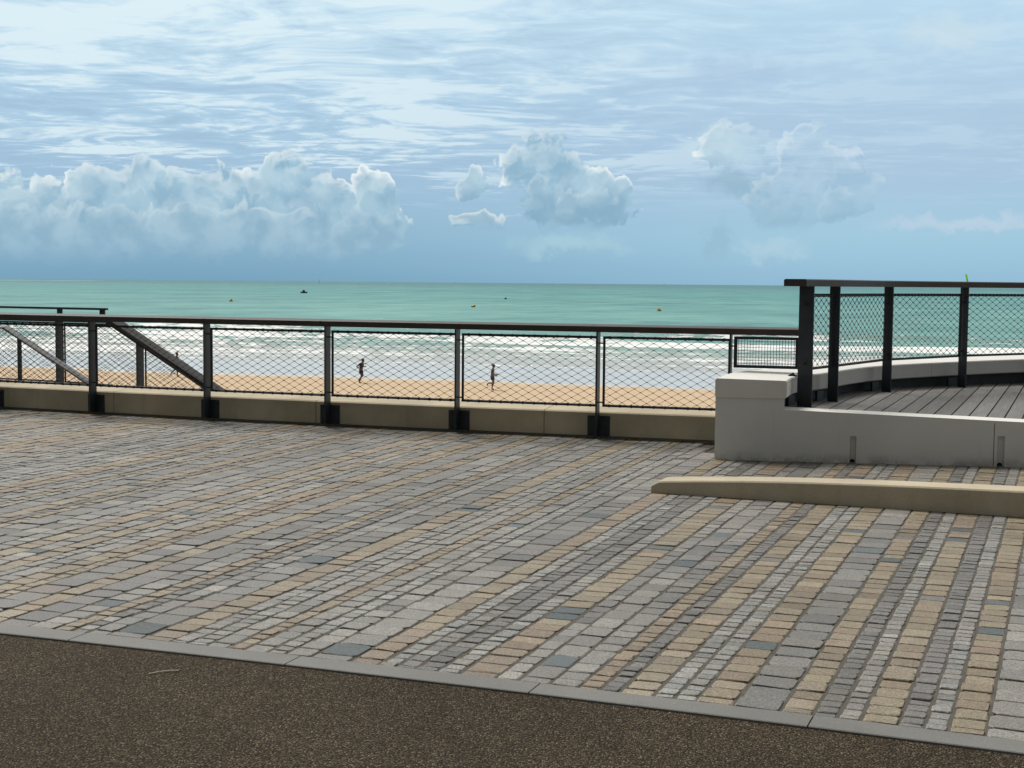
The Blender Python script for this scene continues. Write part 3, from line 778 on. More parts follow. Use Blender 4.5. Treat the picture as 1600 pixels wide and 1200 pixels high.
# short welded grid above the end block
p0 = wall(-19.33 + 0.045, -0.065, 0.765); p1 = wall(-18.70, -0.065, 0.765)
u = p1 - p0; du = u.normalized()
mb = MB()
for zz in (0.0, 0.275):
    mb.box((p0 + p1) / 2 + UP * zz, du, du.cross(UP), UP, u.length / 2 + 0.016, 0.012, 0.014)
for q in (p0, p1):
    mb.box(q + UP * 0.1375, du, du.cross(UP), UP, 0.016, 0.0118, 0.151)
gp = mb.build('panel_frame', M_steel, fr)
mb = MB()
nx = 21
for i in range(1, nx):
    q = p0 + u * (i / nx); mb.prism(q, q + UP * 0.275, 0.0028, 4)
for i in range(1, 9):
    mb.prism(p0 + UP * (0.275 * i / 9), p1 + UP * (0.275 * i / 9), 0.0028, 4)
mb.build('welded_grid', M_wire, gp)

mb = MB(); mb.loft([[(2.60 + x, 12.86 + y, 0.714), (2.60 + x, 12.90 + y, 0.714), (2.60 + x, 12.895 + y, 0.714 + h), (2.60 + x, 12.865 + y, 0.714 + h)] for x, y, h in ((-0.045, 0, 0.006), (-0.02, 0, 0.022), (0.0, 0.0, 0.034), (0.012, 0.0, 0.012), (0.04, 0.0, 0.008))])
mb.build('bracket', M_steel, fr)

# ------------------------------------------------------------------ beach staircase behind the wall
OF = 2.72
st_ = thing('beach_staircase', 'concrete staircase going down to the beach behind the low wall', 'staircase', wall(-29, 1.6, -1))
def S2(s, of, z): return wall(s, of, z)
mb = MB()
s0 = -28.77; run, rise = 0.33, 0.165
outl = [(-36.0, 0.0), (s0, 0.0)]
z = 0.0; s = s0
for i in range(24):
    z -= rise; outl.append((s, z)); s += run; outl.append((s, z))
outl += [(s, -6.0), (-36.0, -6.0)]
mb.loft([[S2(a, 0.47, b) for a, b in outl], [S2(a, 2.95, b) for a, b in outl]])
mb.build('steps', M_seawall, st_)
slope = -0.5
zrail = lambda s: 0.99 if s <= -28.74 else 0.99 + slope * (s + 28.74)
sr = thing('stair_railing', 'dark timber topped railing sloping down with the beach stairs beyond the wall', 'railing', wall(-28.5, OF, 0))
PTS = [-34.14, -32.66, -31.18, -29.70, -28.22, -27.10, -25.65]
for s in PTS:
    mb = MB(); t_, n_ = wall_t(s), wall_n(s)
    zb = 0.0 if s < s0 else -0.5 * (s - s0) - 0.12
    c0, c1 = wall(s, OF - 0.085, 0), wall(s, OF + 0.06, 0); th = t_ * 0.009
    ring = lambda q: [c0 + q + UP * zb, c0 + q + UP * (zrail(s) - 0.035), c1 + q + UP * (zrail(s) - 0.035), c1 + q + UP * zb]
    mb.loft([ring(-th), ring(th)]); mb.build('post', M_steel, sr)
for a, b in [(-35.6, -34.0), (-34.0, -32.6), (-32.6, -31.1), (-31.1, -29.62), (-29.62, -28.74), (-28.74, -27.0), (-27.0, -24.4)]:
    board(S2 if False else (lambda s, of, z: wall(s, of + OF, z)), a + 0.001, b - 0.001, 0, 0.24, 0.082, 0.012, 'handrail', M_stairrail, sr, zfn=zrail, k=6)
for a, b in zip(PTS[:-1], PTS[1:]):
    a0, b0 = a + 0.09, b - 0.02
    p0, p1 = wall(a0, OF, 0), wall(b0, OF, 0)
    tp = lambda s: zrail(s) - 0.062
    bt = lambda s: (0.0 if s < s0 else -0.5 * (s - s0)) + 0.10
    mb = MB()
    if a0 < -28.74 < b0:
        pm = wall(-28.74, OF, 0)
        poly = [p0 + UP * bt(a0), pm + UP * bt(-28.74), p1 + UP * bt(b0), p1 + UP * tp(b0), pm + UP * tp(-28.74), p0 + UP * tp(a0)]
    else:
        poly = [p0 + UP * bt(a0), p1 + UP * bt(b0), p1 + UP * tp(b0), p0 + UP * tp(a0)]
    frame_tubes(mb, poly, 0.012)
    f_ = mb.build('panel_frame', M_steel, sr)
    W = (p1 - p0).length
    mb = MB(); net(mb, p0, p1 - p0, W, 1.0, vmin=lambda u: bt(a0 + (b0 - a0) * u / W), vmax=lambda u: tp(a0 + (b0 - a0) * u / W), pv=0.072)
    mb.build('netting', M_wire, f_)
# upper slim rail on short uprights
mb = MB(); mb.loft([[wall(s, OF + x, z) for x, z in ((-0.03, 1.122), (-0.03, 1.152), (0.03, 1.152), (0.03, 1.122))] for s in [-35.6 + 0.678 * i for i in range(11)]])
mb.build('upper_rail', M_steel, sr)
for s in (-34.14, -32.66, -31.18, -29.70, -28.90):
    mb = MB(); mb.box(wall(s, OF, 1.078), wall_t(s), wall_n(s), UP, 0.042, 0.012, 0.046); mb.build('upright', M_steel, sr)

sh_ = thing('stair_handrail', 'slim grey metal handrail sloping down right behind the netting at the left', 'handrail', wall(-28.5, 0.7, 0))
zh = lambda s: 0.94 if s < -28.66 else 0.94 - 0.485 * (s + 28.66)
mb = MB()
mb.loft([[wall(s, 0.66 + x, zh(s) + dz_) for x, dz_ in ((-0.045, -0.018), (-0.045, 0.004), (-0.035, 0.012), (0.055, 0.020), (0.06, -0.018))] for s in [-33, -30, -28.67, -28.65, -28, -27, -26, -25]])
mb.build('handrail', M_galv, sh_)
for s in (-31.4, -29.9, -28.43, -26.9, -25.4):
    mb = MB(); zb = 0.0 if s < s0 else -0.5 * (s - s0) - 0.12
    mb.box(wall(s, 0.665, (zb + zh(s) - 0.015) / 2), wall_t(s), wall_n(s), UP, 0.030, 0.008, (zh(s) - 0.015 - zb) / 2)
    mb.build('post', M_steel, sh_)

# ------------------------------------------------------------------ terrace on the right
te = thing('viewing_terrace', 'raised white painted terrace with curved parapet and timber deck at the right', 'terrace', (4.0, 13.0, 0))
def deck_z(x, y): return 0.45 - 0.0286 * (x - 2.4) + 0.020 * (y - 12.5)
INNER = [(2.415, 12.228), (2.63, 12.87), (2.96, 13.33), (3.81, 14.62), (4.93, 15.60), (6.23, 16.45), (7.65, 16.95), (9.2, 17.15)]
def smooth_curve(pts, n=8):
    out = []
    for i in range(len(pts) - 1):
        p = [Vector(pts[max(i - 1, 0)]), Vector(pts[i]), Vector(pts[i + 1]), Vector(pts[min(i + 2, len(pts) - 1)])]
        for k in range(n):
            t = k / n
            out.append(0.5 * ((2 * p[1]) + (p[2] - p[0]) * t + (2 * p[0] - 5 * p[1] + 4 * p[2] - p[3]) * t * t + (3 * p[1] - p[0] - 3 * p[2] + p[3]) * t ** 3))
    out.append(Vector(pts[-1])); return out
IC = smooth_curve(INNER, 8)
def normals(c):
    out = []
    for i in range(len(c)):
        d = (c[min(i + 1, len(c) - 1)] - c[max(i - 1, 0)]).normalized(); out.append(Vector((-d.y, d.x)))
    return out
NO = normals(IC)
NO[0] = Vector((-0.975, 0.254)).normalized() if False else NO[0]
# parapet coping
def outp(i, w):
    q = IC[i] + NO[i] * w
    if i == 0:
        f = w / 0.615; q = Vector((IC[0].x + (1.797 - IC[0].x) * f, IC[0].y + (12.311 - IC[0].y) * f))
    return q
ZC0, ZC1 = 0.555, 0.713
def cop(i):
    r = []
    for w, z in ((0.012, ZC0), (0.0, ZC0 + 0.01), (0.0, ZC1 - 0.012), (0.012, ZC1), (0.60, ZC1 + 0.012), (0.615, ZC1), (0.615, ZC0 + 0.01), (0.60, ZC0)):
        q = outp(i, w); r.append((q.x, q.y, z))
    return r
CJ = [0, 17, 30, 43, len(IC) - 1]
def cop_end(i, d):
    a = IC[i]; tg = (IC[min(i + 1, len(IC) - 1)] - IC[max(i - 1, 0)]).normalized() * d
    return [(x + tg.x, y + tg.y, z) for x, y, z in cop(i)]
for a_, b_ in zip(CJ, CJ[1:]):
    rr = [cop(i) for i in range(a_, b_ + 1)]
    if a_: rr[0] = cop_end(a_, 0.003)
    if b_ < len(IC) - 1: rr[-1] = cop_end(b_, -0.003)
    mb = MB(); mb.loft(rr); mb.build('coping', M_white, te, bevel=0.003)
# wall carrying the coping; its inner face is set back and its foot reaches the beach
mb = MB()
rg = []
for i in range(len(IC)):
    a, b = outp(i, 0.13), outp(i, 0.598)
    if i == 0: a += Vector((0.0, 0.05)); b += Vector((0, 0.05))
    rg.append([(a.x, a.y, -6.2), (a.x, a.y, ZC0 + 0.002), (b.x, b.y, ZC0 + 0.002), (b.x, b.y, -6.2)])
mb.loft(rg)
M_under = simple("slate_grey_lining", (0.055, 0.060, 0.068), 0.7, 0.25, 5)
mb.build('parapet_wall', M_white, te)
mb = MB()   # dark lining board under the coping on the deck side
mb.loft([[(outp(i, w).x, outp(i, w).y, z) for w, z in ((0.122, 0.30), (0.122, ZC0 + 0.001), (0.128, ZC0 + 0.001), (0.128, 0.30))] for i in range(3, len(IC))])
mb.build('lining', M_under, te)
# front wall, with two drain slots cut as recesses
front = MB()
ztop = lambda x: 0.457 - 0.0330 * (x - 2.4)
def fpt(x, back, z):
    q = Vector((x, tfy(x) + back)); return (q.x, q.y, z)
SLOTS = [(2.996, 0.027, 0.235), (4.235, 0.031, 0.265)]
def quadwall(x0, x1, z0, z1f, back=0.0):
    xs = [x0 + (x1 - x0) * k / 4 for k in range(5)]
    for a, b in zip(xs, xs[1:]):
        front.add([fpt(a, back, z0), fpt(b, back, z0), fpt(b, back, z1f(b)), fpt(a, back, z1f(a))], [(0, 1, 2, 3)])
xc = 1.805
for (sx, hw, hz) in SLOTS:
    quadwall(xc, sx - hw, -0.05, (lambda x: min(ZC0 + 0.0, ztop(x)) if x > 2.375 else ZC0) if xc > 2.3 else (lambda x: ztop(x)))
    quadwall(sx - hw, sx + hw, hz, ztop)
    quadwall(sx - hw, sx + hw, -0.05, lambda x: hz, back=0.035)
    for e in (-hw, hw):
        front.add([fpt(sx + e, 0, -0.05), fpt(sx + e, 0.035, -0.05), fpt(sx + e, 0.035, hz), fpt(sx + e, 0, hz)], [(0, 1, 2, 3)])
    front.add([fpt(sx - hw, 0, hz), fpt(sx + hw, 0, hz), fpt(sx + hw, 0.035, hz), fpt(sx - hw, 0.035, hz)], [(0, 1, 2, 3)])
    xc = sx + hw
quadwall(xc, 4.16 if xc < 4.1 else 8.2, -0.05, ztop)
# top of the wall, back and left end
TOPW = 0.30
xs = [2.402 + (8.2 - 2.402) * k / 20 for k in range(21)]
for a, b in zip(xs, xs[1:]):
    front.add([fpt(a, 0, ztop(a)), fpt(b, 0, ztop(b)), fpt(b, TOPW, ztop(b) + 0.004), fpt(a, TOPW, ztop(a) + 0.004)], [(0, 1, 2, 3)])
    front.add([fpt(a, TOPW, ztop(a) + 0.004), fpt(b, TOPW, ztop(b) + 0.004), fpt(b, TOPW, 0.1), fpt(a, TOPW, 0.1)], [(0, 1, 2, 3)])
# raised pier under the coping end
for (a, b) in ((1.805, 2.402),):
    za = ZC0 + 0.001
    front.add([fpt(a, 0, ztop(a)), fpt(b, 0, ztop(b)), fpt(b, 0, za), fpt(a, 0, za)], [(0, 1, 2, 3)])
    front.add([fpt(b, 0, ztop(b)), fpt(b, 0.30, ztop(b)), fpt(b, 0.30, za), fpt(b, 0, za)], [(0, 1, 2, 3)])
    front.add([fpt(a, 0, -0.05), fpt(a, 0, za), (2.27, 13.62, za), (2.27, 13.62, -0.05)], [(0, 1, 2, 3)])
front.build('front_wall', M_white, te)
for (sx, hw, hz) in SLOTS:
    mb = MB()
    y = tfy(sx) + 0.030
    n = 12
    ring0 = [(sx + 0.026 * math.cos(math.pi * k / n), y, 0.026 * math.sin(math.pi * k / n) * 1.15 + 0.004) for k in range(n + 1)]
    ring1 = [(x, y + 0.004, z) for x, _, z in ring0]
    mb.loft([ring0, ring1]); d_ = mb.build('drain_hole', M_hole, te)
    mb = MB()
    ro = [(sx + 0.033 * math.cos(math.pi * k / n), 0.033 * math.sin(math.pi * k / n) * 1.15 + 0.004) for k in range(n + 1)]
    ri = [(sx + 0.026 * math.cos(math.pi * k / n), 0.026 * math.sin(math.pi * k / n) * 1.15 + 0.004) for k in range(n + 1)]
    for k in range(n):
        mb.add([(ro[k][0], y - 0.008, ro[k][1]), (ro[k + 1][0], y - 0.008, ro[k + 1][1]), (ri[k + 1][0], y - 0.008, ri[k + 1][1]), (ri[k][0], y - 0.008, ri[k][1]),
                (ri[k][0], y, ri[k][1]), (ri[k + 1][0], y, ri[k + 1][1]), (ro[k][0], y + 0.004, ro[k][1]), (ro[k + 1][0], y + 0.004, ro[k + 1][1])],
               [(0, 1, 2, 3), (3, 2, 5, 4), (0, 1, 7, 6)])
    mb.build('pipe_rim', M_white, d_)
mb = MB(); mb.box((4.175, tfy(4.175) - 0.0005, 0.19), (1, -0.13, 0), (0.13, 1, 0), UP, 0.0022, 0.0015, 0.185); mb.build('expansion_joint', M_hole, te)
# deck boards heading 22.4 degrees, clipped to the parapet
HD = R_(22.4); bd = Vector((math.sin(HD), math.cos(HD))); bn = Vector((math.cos(HD), -math.sin(HD)))
poly = [IC[i] + NO[i] * 0.12 for i in range(3, len(IC))]
poly = [Vector((2.35, 12.42))] + poly + [Vector((9.2, 11.65))]
def clip_line(c):       # range along bd for the line bn*c
    hits = []
    for a, b in zip(poly, poly[1:] + poly[:1]):
        da, db = a.dot(bn) - c, b.dot(bn) - c
        if da * db < 0:
            q = a + (b - a) * (da / (da - db)); hits.append(q.dot(bd))
    return (min(hits), max(hits)) if len(hits) >= 2 else None
dv, df, dt = [], [], []
c = min(p.dot(bn) for p in poly) + 0.02
cmax = max(p.dot(bn) for p in poly)
BWD, GAP = 0.134, 0.014
while c < cmax - 0.15:
    e0, e1 = clip_line(c + 0.004), clip_line(c + BWD - 0.004)
    if e0 and e1:
        tone = random.uniform(0.78, 1.15)
        lo0, hi0, lo1, hi1 = e0[0], e0[1], e1[0], e1[1]
        o_ = len(dv)
        for (cc, lo, hi) in ((c, lo0, hi0), (c + BWD, lo1, hi1)):
            for q in (lo, hi):
                p = bn * cc + bd * q
                zt = deck_z(p.x, p.y) + 0.0
                dv.append((p.x, p.y, zt)); dv.append((p.x, p.y, zt - 0.025))
        df += [(o_, o_ + 2, o_ + 6, o_ + 4), (o_ + 1, o_ + 5, o_ + 7, o_ + 3), (o_, o_ + 1, o_ + 3, o_ + 2), (o_ + 4, o_ + 6, o_ + 7, o_ + 5), (o_, o_ + 4, o_ + 5, o_ + 1), (o_ + 2, o_ + 3, o_ + 7, o_ + 6)]
        dt += [tone] * 6
    c += BWD + GAP
me = bpy.data.meshes.new('deck'); 
rz = math.atan2(bd.y, bd.x) - math.pi / 2
rot = Matrix.Rotation(-rz, 4, 'Z')
me.from_pydata([tuple(rot @ Vector(v)) for v in dv], [], df); me.update(); me.materials.append(M_deck)
a = me.attributes.new('tone', 'FLOAT', 'FACE'); a.data.foreach_set('value', dt)
bm = bmesh.new(); bm.from_mesh(me); bmesh.ops.recalc_face_normals(bm, faces=bm.faces); bm.to_mesh(me); bm.free()
dk = bpy.data.objects.new('deck', me); COL.objects.link(dk); dk.rotation_euler = (0, 0, rz); set_parent(dk, te)
mb = MB()
for i in range(3, len(IC) - 1):
    pass
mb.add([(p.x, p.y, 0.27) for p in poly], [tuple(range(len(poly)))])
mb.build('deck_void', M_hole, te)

# terrace railing
tr = thing('terrace_railing', 'dark timber topped railing with diamond netting around the raised terrace', 'railing', (4.0, 14.6, 0.45))
TP = [Vector((2.665, 12.69)), Vector((3.06, 13.27)), Vector((3.915, 14.55)), Vector((5.01, 15.50)), Vector((6.29, 16.33)), Vector((7.69, 16.82)), Vector((9.2, 17.02))]
TZ = 1.575
tn = normals(TP)
for i, p in enumerate(TP):
    t2 = Vector((tn[i].y, -tn[i].x)); t3 = Vector((t2.x, t2.y, 0)); n3 = Vector((tn[i].x, tn[i].y, 0))
    hw = 0.070 if i == 0 else 0.050
    c = Vector((p.x, p.y, 0)) - n3 * (0.0 if i else 0.005)
    zb = deck_z(p.x, p.y) - 0.02
    mb = MB(); mb.box(c + UP * ((zb + TZ - 0.03) / 2), t3, n3, UP, 0.009, hw, (TZ - 0.03 - zb) / 2)
    po = mb.build('post', M_steel, tr, bevel=0.0015)
    mb = MB(); q = c + n3 * 0.135 + UP * (zb + 0.07); mb.box(q, t3, n3, UP, 0.075, 0.012, 0.05); mb.build('base_plate', M_steel, po)
    for z in (0.84, 1.38):
        mb = MB(); mb.prism(c + UP * z - t3 * 0.06, c + UP * z + t3 * 0.06, 0.008, 6); mb.build('lug', M_steel, po)
RC = smooth_curve([(2.50, 12.40)] + [tuple(p) for p in TP], 6)
RC = RC[3:]
rn = normals(RC)
# joints in the rail just past each post
seg = [0, 6, 9, 15, 21, 27, 33, len(RC) - 1]
for a, b in zip(seg, seg[1:]):
    rings = []
    if a == b: continue
    for i in range(a, b + 1):
        q, nn = RC[i], rn[i]
        rings.append([(q.x + nn.x * (x + 0.035), q.y + nn.y * (x + 0.035), TZ + z) for x, z in rail_prof(0.21, 0.066, 0.015)])
    mb = MB(); mb.loft(rings); mb.build('handrail', M_rail, tr, bevel=0.002)
for a, b in zip(TP, TP[1:]):
    d = (b - a).normalized(); off = Vector((-d.y, d.x)) * 0.02
    a0 = a + d * 0.045 + off; b0 = b - d * 0.045 + off
    p0, p1 = Vector((a0.x, a0.y, 0.785)), Vector((b0.x, b0.y, 0.785))
    mb = MB(); frame_tubes(mb, [p0, p1, p1 + UP * 0.675, p0 + UP * 0.675], 0.0135)
    f_ = mb.build('panel_frame', M_steel, tr)
    mb = MB(); net(mb, p0, p1 - p0, (p1 - p0).length, 0.675); 
    nl = max(3, int((p1 - p0).length / 0.06)); u = p1 - p0
    for i in range(nl):
        q = p0 + u * ((i + 0.5) / nl)
        mb.box(q + UP * 0.675, u.normalized(), UP, u.normalized().cross(UP), 0.005, 0.0155, 0.0155)
    mb.build('netting', M_wire, f_)

# lime green strap end sticking up from the rail
M_lime = simple("lime_plastic", (0.50, 0.85, 0.14), 0.45, 0.15, 20)
_t = NT(M_lime.node_tree); _tr = _t.new('ShaderNodeBsdfTranslucent'); _tr.inputs[0].default_value = (0.55, 0.95, 0.15, 1)
_mx = _t.new('ShaderNodeMixShader'); _mx.inputs[0].default_value = 0.6
_t.l.new(M_lime.node_tree.nodes['Principled BSDF'].outputs[0], _mx.inputs[1]); _t.l.new(_tr.outputs[0], _mx.inputs[2]); _t.l.new(_mx.outputs[0], M_lime.node_tree.nodes['Material Output'].inputs[0])
mb = MB()
mb.loft([[(x - 0.009, y, z), (x + 0.009, y - 0.006, z), (x + 0.009, y - 0.003, z), (x - 0.009, y + 0.003, z)] for x, y, z in ((5.046, 15.53, 1.60), (5.040, 15.53, 1.63), (5.032, 15.528, 1.66), (5.024, 15.524, 1.69))])
o = mb.build('cable_tie', M_lime); tag(o, 'lime green cable tie tail sticking up from the dark terrace rail', 'cable tie')

# ------------------------------------------------------------------ kerb beam on the paving
mb = MB()
k0, k1 = Vector((1.041, 10.305)), Vector((3.463, 9.326)); kd = (k1 - k0).normalized(); kn = Vector((-kd.y, kd.x))
L = 4.2
def kr(l, zt, inset=0.0):
    r = []
    for y, z in ((0.0, 0.0), (0.004, zt - 0.012), (0.016, zt), (0.258, zt), (0.270, zt - 0.012), (0.274, 0.0)):
        q = k0 + kd * l + kn * (y if z > 0 or True else y); r.append((q.x, q.y, max(z, 0.0)))
    return r
kh = lambda l: 0.086 + 0.106 * (1 - math.exp(-l / 1.25))
mb.loft([kr(0.0, 0.056), kr(0.006, 0.064), kr(0.050, kh(0.05) - 0.003), kr(0.075, kh(0.075))] + [kr(0.25 + 0.25 * i, kh(0.25 + 0.25 * i)) for i in range(17)])
o = mb.build('kerb_beam', M_kerb, bevel=0.003); tag(o, 'long sandy concrete kerb beam with a chamfered end lying on the setts', 'kerb')

# twig on the asphalt
M_twig = simple("dry_twig", (0.62, 0.55, 0.43), 0.8, 0.3, 60)
mb = MB(); mb.tube([(-1.425, 5.412, -0.003), (-1.39, 5.427, 0.001), (-1.35, 5.447, 0.001), (-1.318, 5.460, -0.002)], 0.0026, 6)
o = mb.build('twig', M_twig); tag(o, 'thin pale dry twig lying on the brown asphalt', 'twig')

# ------------------------------------------------------------------ buoys, boat and marks at sea
M_yel = simple("yellow_plastic", (0.62, 0.38, 0.03), 0.5, 0.25, 2)
M_yel2 = simple("dark_band", (0.09, 0.07, 0.03), 0.6, 0.25, 2)
def buoy(loc, sc_, lab, tilt):
    b = thing('buoy', lab, 'buoy', loc, 'yellow bathing buoys', 0.3)
    mb = MB(); mb.lathe((0, 0, 0), [(0.10, -0.55), (0.42, -0.30), (0.58, 0.0), (0.50, 0.28), (0.30, 0.62), (0.12, 0.80), (0.03, 0.84)], 14)
    f_ = mb.build('float', M_yel, None, smooth=True); f_.parent = b
    mb = MB(); mb.lathe((0, 0, 0), [(0.595, -0.10), (0.61, -0.06), (0.61, 0.06), (0.585, 0.10)], 14)
    c_ = mb.build('collar', M_yel2, None, smooth=True); c_.parent = b
    b.scale = (sc_,) * 3; b.rotation_euler = (tilt[0], tilt[1], 0.3)
    return b
buoy((-100.5, 498.5, -5.9), 1.15, 'yellow buoy floating above the second netting bay from the left', (0.1, 0.15))
buoy((-12.1, 425.5, -5.95), 1.20, 'yellow buoy leaning low in the water near the middle of the sea', (0.3, 0.75))
buoy((41.0, 391.0, -5.9), 1.05, 'yellow buoy nearest the raised terrace', (-0.1, -0.35))
M_dkbuoy = simple("dark_rubber", (0.02, 0.02, 0.022), 0.6, 0.2, 3)
mb = MB(); mb.lathe((-3.28, 641, -5.95), [(0.1, -0.4), (0.5, -0.15), (0.62, 0.15), (0.45, 0.5), (0.18, 0.75), (0.06, 0.95)], 12)
o = mb.build('marker_float', M_dkbuoy, smooth=True); tag(o, 'small black float between the boat and the middle yellow buoy', 'float')
bt_ = thing('small_boat', 'small dark boat with a white bow far out on the sea', 'boat', (-129.8, 869, -5.95), None, 0.5)
M_hull = simple("dark_hull", (0.02, 0.03, 0.045), 0.5, 0.2, 2); M_cab = simple("white_gelcoat", (0.75, 0.76, 0.76), 0.35, 0.08, 2)
mb = MB()
def hs(x, w, zt): return [(x, -w, zt), (x, -w * 0.7, -0.2), (x, w * 0.7, -0.2), (x, w, zt)]
mb.loft([hs(-2.0, 0.75, 0.75), hs(-1.0, 0.95, 0.7), hs(0.3, 0.95, 0.75), hs(1.4, 0.6, 0.9), hs(2.1, 0.06, 1.05)])
h_ = mb.build('hull', M_hull); h_.parent = bt_
mb = MB()
mb.loft([[(x, -w, z0), (x, w, z0), (x, w * 0.8, z1), (x, -w * 0.8, z1)] for x, w, z0, z1 in ((-0.9, 0.7, 0.66, 1.9), (0.3, 0.7, 0.7, 2.0), (0.7, 0.6, 0.76, 1.2))])
c_ = mb.build('wheelhouse', M_hull); c_.parent = bt_
mb = MB(); mb.loft([[(x, -w, z0), (x, w, z0), (x, w, z0 + 0.25), (x, -w, z0 + 0.25)] for x, w, z0 in ((-2.35, 0.8, 0.1), (-2.01, 0.8, 0.1))])
mb.loft([[(x, -w, z), (x, w, z), (x, w * 0.9, z + 0.5), (x, -w * 0.9, z + 0.5)] for x, w, z in ((-1.98, 0.7, 0.7), (-1.3, 0.8, 0.68))])
c_ = mb.build('stern_box', M_cab); c_.parent = bt_
bt_.rotation_euler = (0, 0, 0.1)
M_far = simple("far_steel", (0.06, 0.085, 0.10), 0.7, 0.1, 1)
def beacon(loc, h, lab):
    b = thing('sea_beacon', lab, 'beacon', loc)
    mb = MB(); mb.lathe(loc, [(h * 0.075, -0.5), (h * 0.075, h * 0.08), (h * 0.05, h * 0.12)], 10); mb.build('base', M_far, b)
    mb = MB(); mb.lathe(loc, [(h * 0.045, h * 0.12), (h * 0.025, h * 0.85)], 10); mb.build('tower', M_far, b)
    mb = MB(); mb.lathe(loc, [(h * 0.05, h * 0.85), (h * 0.055, h * 0.9), (h * 0.01, h * 1.0)], 10); mb.build('top_mark', M_far, b)
beacon((-831, 6000, -5.95), 15.0, 'slender dark beacon on the horizon left of centre')
beacon((871, 8060, -5.95), 13.0, 'tiny thin mast on the horizon near the raised terrace')

# ------------------------------------------------------------------ runners on the beach
M_skin = simple("skin", (0.115, 0.066, 0.045), 0.55, 0.12, 6)
M_skin2 = simple("tanned_skin", (0.155, 0.092, 0.062), 0.55, 0.12, 6)
M_black = simple("black_fabric", (0.012, 0.012, 0.014), 0.85, 0.2, 12)
M_char = simple("charcoal_fabric", (0.03, 0.032, 0.038), 0.85, 0.2, 12)
M_hair = simple("dark_hair", (0.015, 0.011, 0.009), 0.7, 0.3, 40)
M_shoe = simple("running_shoe", (0.16, 0.13, 0.05), 0.6, 0.3, 12)
M_shoe2 = simple("dark_shoe", (0.04, 0.03, 0.028), 0.6, 0.3, 12)

def skin_mesh(name, chains, m, parent, levels=1):
    """chains: list of (start_index_or_None, [(co, r)...]); grown with a Skin modifier"""
    vs, es, rs = [], [], []
    for st, pts in chains:
        prev = st
        for co, r in pts:
            vs.append(tuple(co)); rs.append(r); idx = len(vs) - 1
            if prev is not None: es.append((prev, idx))
            prev = idx
    me = bpy.data.meshes.new(name); me.from_pydata(vs, es, []); me.update()
    ob = bpy.data.objects.new(name, me); COL.objects.link(ob)
    md = ob.modifiers.new('skin', 'SKIN'); md.use_smooth_shade = True
    for i, r in enumerate(rs):
        sv_ = me.skin_vertices[0].data[i]; sv_.radius = (r * 1.1, r * 1.1) if not isinstance(r, tuple) else (r[0] * 1.1, r[1] * 1.1)
        sv_.use_root = (i == 0)
    sb = ob.modifiers.new('sub', 'SUBSURF'); sb.levels = sb.render_levels = levels
    dg = bpy.context.evaluated_depsgraph_get()
    nm = bpy.data.meshes.new_from_object(ob.evaluated_get(dg))
    ob.modifiers.clear(); ob.data = nm; bpy.data.meshes.remove(me)
    nm.name = name
    nm.materials.clear(); nm.materials.append(m)
    for p in nm.polygons: p.use_smooth = True
    if parent is not None: ob.parent = parent
    return ob

def hand(wrist, d, side):
    """palm, five fingers curled loosely; d: direction of the forearm"""
    d = Vector(d).normalized(); lat = Vector((0, side, 0)); up = d.cross(lat).normalized()
    ch = []
    palm = Vector(wrist) + d * 0.055
    for k, (o_, l) in enumerate(((-0.027, 0.060), (-0.009, 0.070), (0.009, 0.066), (0.026, 0.052))):
        b0 = palm + up * o_ + d * 0.03
        b1 = b0 + d * l * 0.5 - lat * 0.012; b2 = b1 + d * l * 0.2 - lat * 0.026
        ch.append([(b0, 0.0095), (b1, 0.0085), (b2, 0.007)])
    th0 = palm + up * 0.032 - d * 0.01
    ch.append([(th0, 0.011), (th0 + up * 0.022 + d * 0.024 - lat * 0.008, 0.0095), (th0 + up * 0.026 + d * 0.052 - lat * 0.02, 0.0075)])
    return palm, ch

